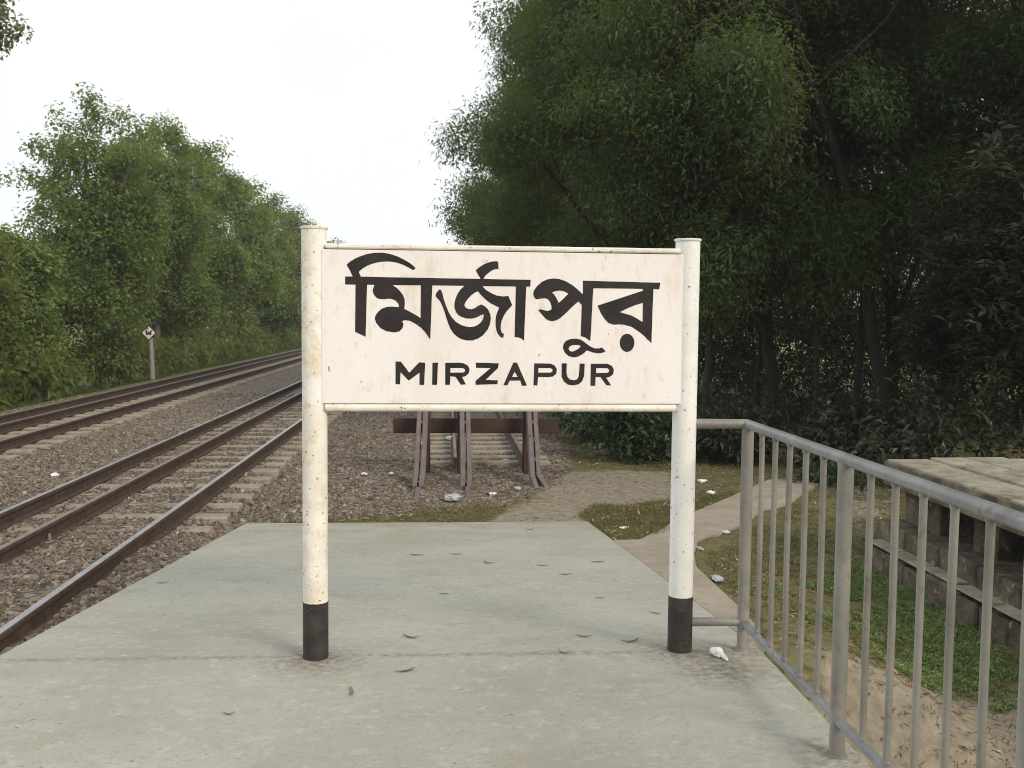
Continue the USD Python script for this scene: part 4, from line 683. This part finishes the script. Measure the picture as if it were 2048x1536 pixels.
# ------------------------------------------------------------------ leaves lying on the platform, litter, the white skull-like object
def sickle(L, W, bend, curl, n=7):
    t = np.linspace(0, 1, n); x = (t-.5)*L; y = bend*L*(1-(2*t-1)**2); w = W*np.sin(np.pi*np.clip(t*.96+.02, 0, 1))**.8*.5+.0006; z = .003+curl*(2*t-1)**2
    a = np.c_[x, y+w, z+w*.35]; b = np.c_[x, y, z]; c = np.c_[x, y-w, z+w*.35]; v = np.vstack([a, b, c]); f = []
    for i in range(n-1):
        for s in (0, n): f += [[s+i, s+n+i, s+n+i+1], [s+i, s+n+i+1, s+i+1]]
    top = tm(v, f); bot = tm(v-V(0, 0, .0012), np.asarray(f)[:, ::-1]); return cat([top, bot])
def surface(x, y): return float(np.where((x > -2.07) & (x < 1.51) & (y < 10.3), ramp_z(y), zg(x, y)))
LEAVES = [(-.17, 4.91, .11, 'dark sickle leaf on the concrete nearest right of the left sign post'), (.91, 4.76, .115, 'dark curled sickle leaf just left of the right sign post foot'),
 (-.40, 4.09, .10, 'bent brown leaf in front of the left sign post, on the front concrete'), (-.18, 4.34, .10, 'pinkish brown leaf right in front of the crease line, right of the left post'),
 (-.01, 6.11, .07, 'small dark leaf in the middle of the ramp, left of centre'), (.56, 4.55, .07, 'small leaf lying on the crease line between the posts'),
 (.70, 4.88, .09, 'tan pale leaf left of the curled sickle leaf by the right post'),
 (1.18, 5.43, .09, 'dark leaf close behind the right sign post'), (.94, 5.91, .07, 'dark leaf on the ramp a step up from the right post'), (.84, 6.81, .10, 'long dark leaf on the upper right of the ramp'),
 (-.23, 7.86, .13, 'long thin dark leaf in the upper left of the ramp'), (.33, 7.4, .13, 'cluster-like yellowish leaf in the upper middle of the ramp'), (.72, 7.26, .1, 'dark leaf right of the yellowish one'),
 (1.16, 7.41, .12, 'leaf lying near the right edge of the upper ramp'), (.08, 7.84, .11, 'brown leaf high in the middle of the ramp'),
 (-1.87, 6.59, .09, 'leaf near the left platform edge beside the rail'), (-.85, 3.88, .05, 'tiny brown leaf on the front concrete, far left'),  (.82, 9.55, .1, 'leaf at the far end of the ramp by the bare earth')]
rng = np.random.default_rng(61)
for i, (x, y, L, lab) in enumerate(LEAVES):
    m = sickle(L*1.0, L*.125, rng.uniform(.08, .22)*(1 if rng.random() < .5 else -1), rng.uniform(.002, .012))
    m.apply_transform(trimesh.transformations.rotation_matrix(math.atan(.0997), [-1, 0, 0]) if y > 4.55 else np.eye(4)) if False else None
    a = rng.normal(0, .6); c, s = math.cos(a), math.sin(a); v = m.vertices.copy(); xx, yy = v[:, 0]*c-v[:, 1]*s+x, v[:, 0]*s+v[:, 1]*c+y
    zz = v[:, 2]+np.array([surface(p, q_) for p, q_ in zip(xx, yy)])+.001
    obj('fallen_leaf', tm(np.c_[xx, yy, zz], m.faces), MATS['dry_leaf'], None, smooth=60, label=lab, cat='leaf', group='dry leaves on the concrete ramp')
def scrap(seed, size, flat=.5, stretch=1.3):
    rg = np.random.default_rng(seed); s = trimesh.creation.icosphere(3, 1.0); v = s.vertices
    v = v*(1+1.1*(meshkit.fbm(v*1.7+seed*3.1, 3, seed)-.5))[:, None]; v += (np.abs(meshkit.noise(v*3.4+seed, seed+2)-.5)[:, None])*v*.7
    v = v*V(stretch, 1, flat)*size/2; v[:, 2] -= v[:, 2].min()*.9; a = rg.uniform(0, 6.28); c, s_ = math.cos(a), math.sin(a)
    return tm(np.c_[v[:, 0]*c-v[:, 1]*s_, v[:, 0]*s_+v[:, 1]*c, v[:, 2]], s.faces)
SCRAPS = [(-1.12, 13.57, .075, 'scrap_white', 'white scrap on the ballast left of the buffer stop, near the left sign post'), (-.75, 13.57, .085, 'white' and 'scrap_white', 'white scrap on the ballast just left of the buffer stop'),
 (.08, 11.65, .17, 'scrap_grey', 'crumpled pale plastic lying between the two left feet of the buffer stop'), (3.39, 12.86, .10, 'scrap_white', 'white litter beside the right sign post, upper of two'),
 (3.26, 11.94, .10, 'scrap_white', 'white litter beside the right sign post, lower of two'), (1.82, 9.90, .085, 'scrap_white', 'white scrap in the dry grass beside the ramp end'),
 (.57, 12.01, .09, 'scrap_white', 'white scrap on the bare earth in front of the middle of the buffer stop'), (2.82, 9.70, .07, 'scrap_white', 'white scrap at the edge of the footpath right of the right sign post'),
 (.07, 17.5, .15, 'scrap_white', 'pale litter between the rails behind the crossbeam'), (.88, 14.74, .12, 'scrap_grey', 'grey scrap lying beside the right rail behind the buffer stop'), (-.40, 16.8, .14, 'scrap_white', 'pale scrap left of the short track, seen under the crossbeam'),
 (-5.21, 13.48, .11, 'scrap_white', 'white scrap on the ballast between the two left tracks'), (2.28, 8.70, .07, 'scrap_grey', 'greyish scrap in the grass just right of the right sign post'), (.91, 12.43, .09, 'scrap_grey', 'pale scrap at the foot of the right brace of the buffer stop'),
 (1.61, 9.68, .05, 'scrap_white', 'tiny white scrap on the ramp corner')]
for i, (x, y, s, mm, lab) in enumerate(SCRAPS):
    m = scrap(i+1, s*.8); m.apply_translation([x, y, surface(x, y)+.004]); obj('litter_scrap', m, MATS[mm], None, smooth=True, label=lab, cat='litter')
m = scrap(40, .068, .4, 2.1); m.apply_translation([1.905, 6.73, float(zg(1.905, 6.73))+.01]); obj('litter_scrap', m, MATS['scrap_grey'], None, smooth=True, label='grey elongated wrapper at the grass edge beside the first railing post', cat='litter')
# skull-like object: domed back, eye hollows, long tapering snout
import manifold3d as mf
def hull_chain(pts):
    out = None
    for (a, ra), (b, rb) in zip(pts[:-1], pts[1:]):
        s1 = mf.Manifold.sphere(ra, 24).translate(a); s2 = mf.Manifold.sphere(rb, 24).translate(b); h_ = mf.Manifold.batch_hull([s1, s2]); out = h_ if out is None else out+h_
    return out
sk = hull_chain([((-.014, .022, .026), .018), ((.004, .006, .026), .0235), ((.013, -.014, .022), .013), ((.026, -.042, .012), .0085), ((.030, -.052, .008), .006)])
sk += hull_chain([((-.017, .0, .022), .008), ((.0, -.02, .014), .006)])
for e in ((-.012, -.012, .020), (.028, .0, .024)): sk -= mf.Manifold.sphere(.0075, 20).translate(e)
sk -= mf.Manifold.batch_hull([mf.Manifold.sphere(.004, 14).translate((.004, -.03, .004)), mf.Manifold.sphere(.004, 14).translate((.014, -.05, .0))])
sk = sk.refine_to_length(.004); mm_ = sk.to_mesh(); skm = trimesh.Trimesh(mm_.vert_properties[:, :3], mm_.tri_verts, process=True); trimesh.smoothing.filter_taubin(skm, iterations=6)
v = skm.vertices; v += (meshkit.noise(v*140, 3)[:, None]-.5)*.0016; v[:, 2] -= v[:, 2].min(); skm.apply_translation([1.268, 4.455, PLAT+.0005])
obj('skull', skm, MATS['bone'], None, smooth=True, label='small bleached white skull-like piece on the concrete between the sign and the railing', cat='skull')

# ------------------------------------------------------------------ the air
if HAZE:
    usdkit.material(stage, '/World/Looks/haze', {'v': ('principled_volume', {'color': (.88, .92, .96), 'density': HAZE, 'anisotropy': .2})}, [], volume='v.volume')
    obj('haze', box(-1000, 1000, -400, 1500, -3, 16), UsdShade.Material.Get(stage, '/World/Looks/haze'), None, kind='stuff', label='thin pale haze in the air', cat='haze')
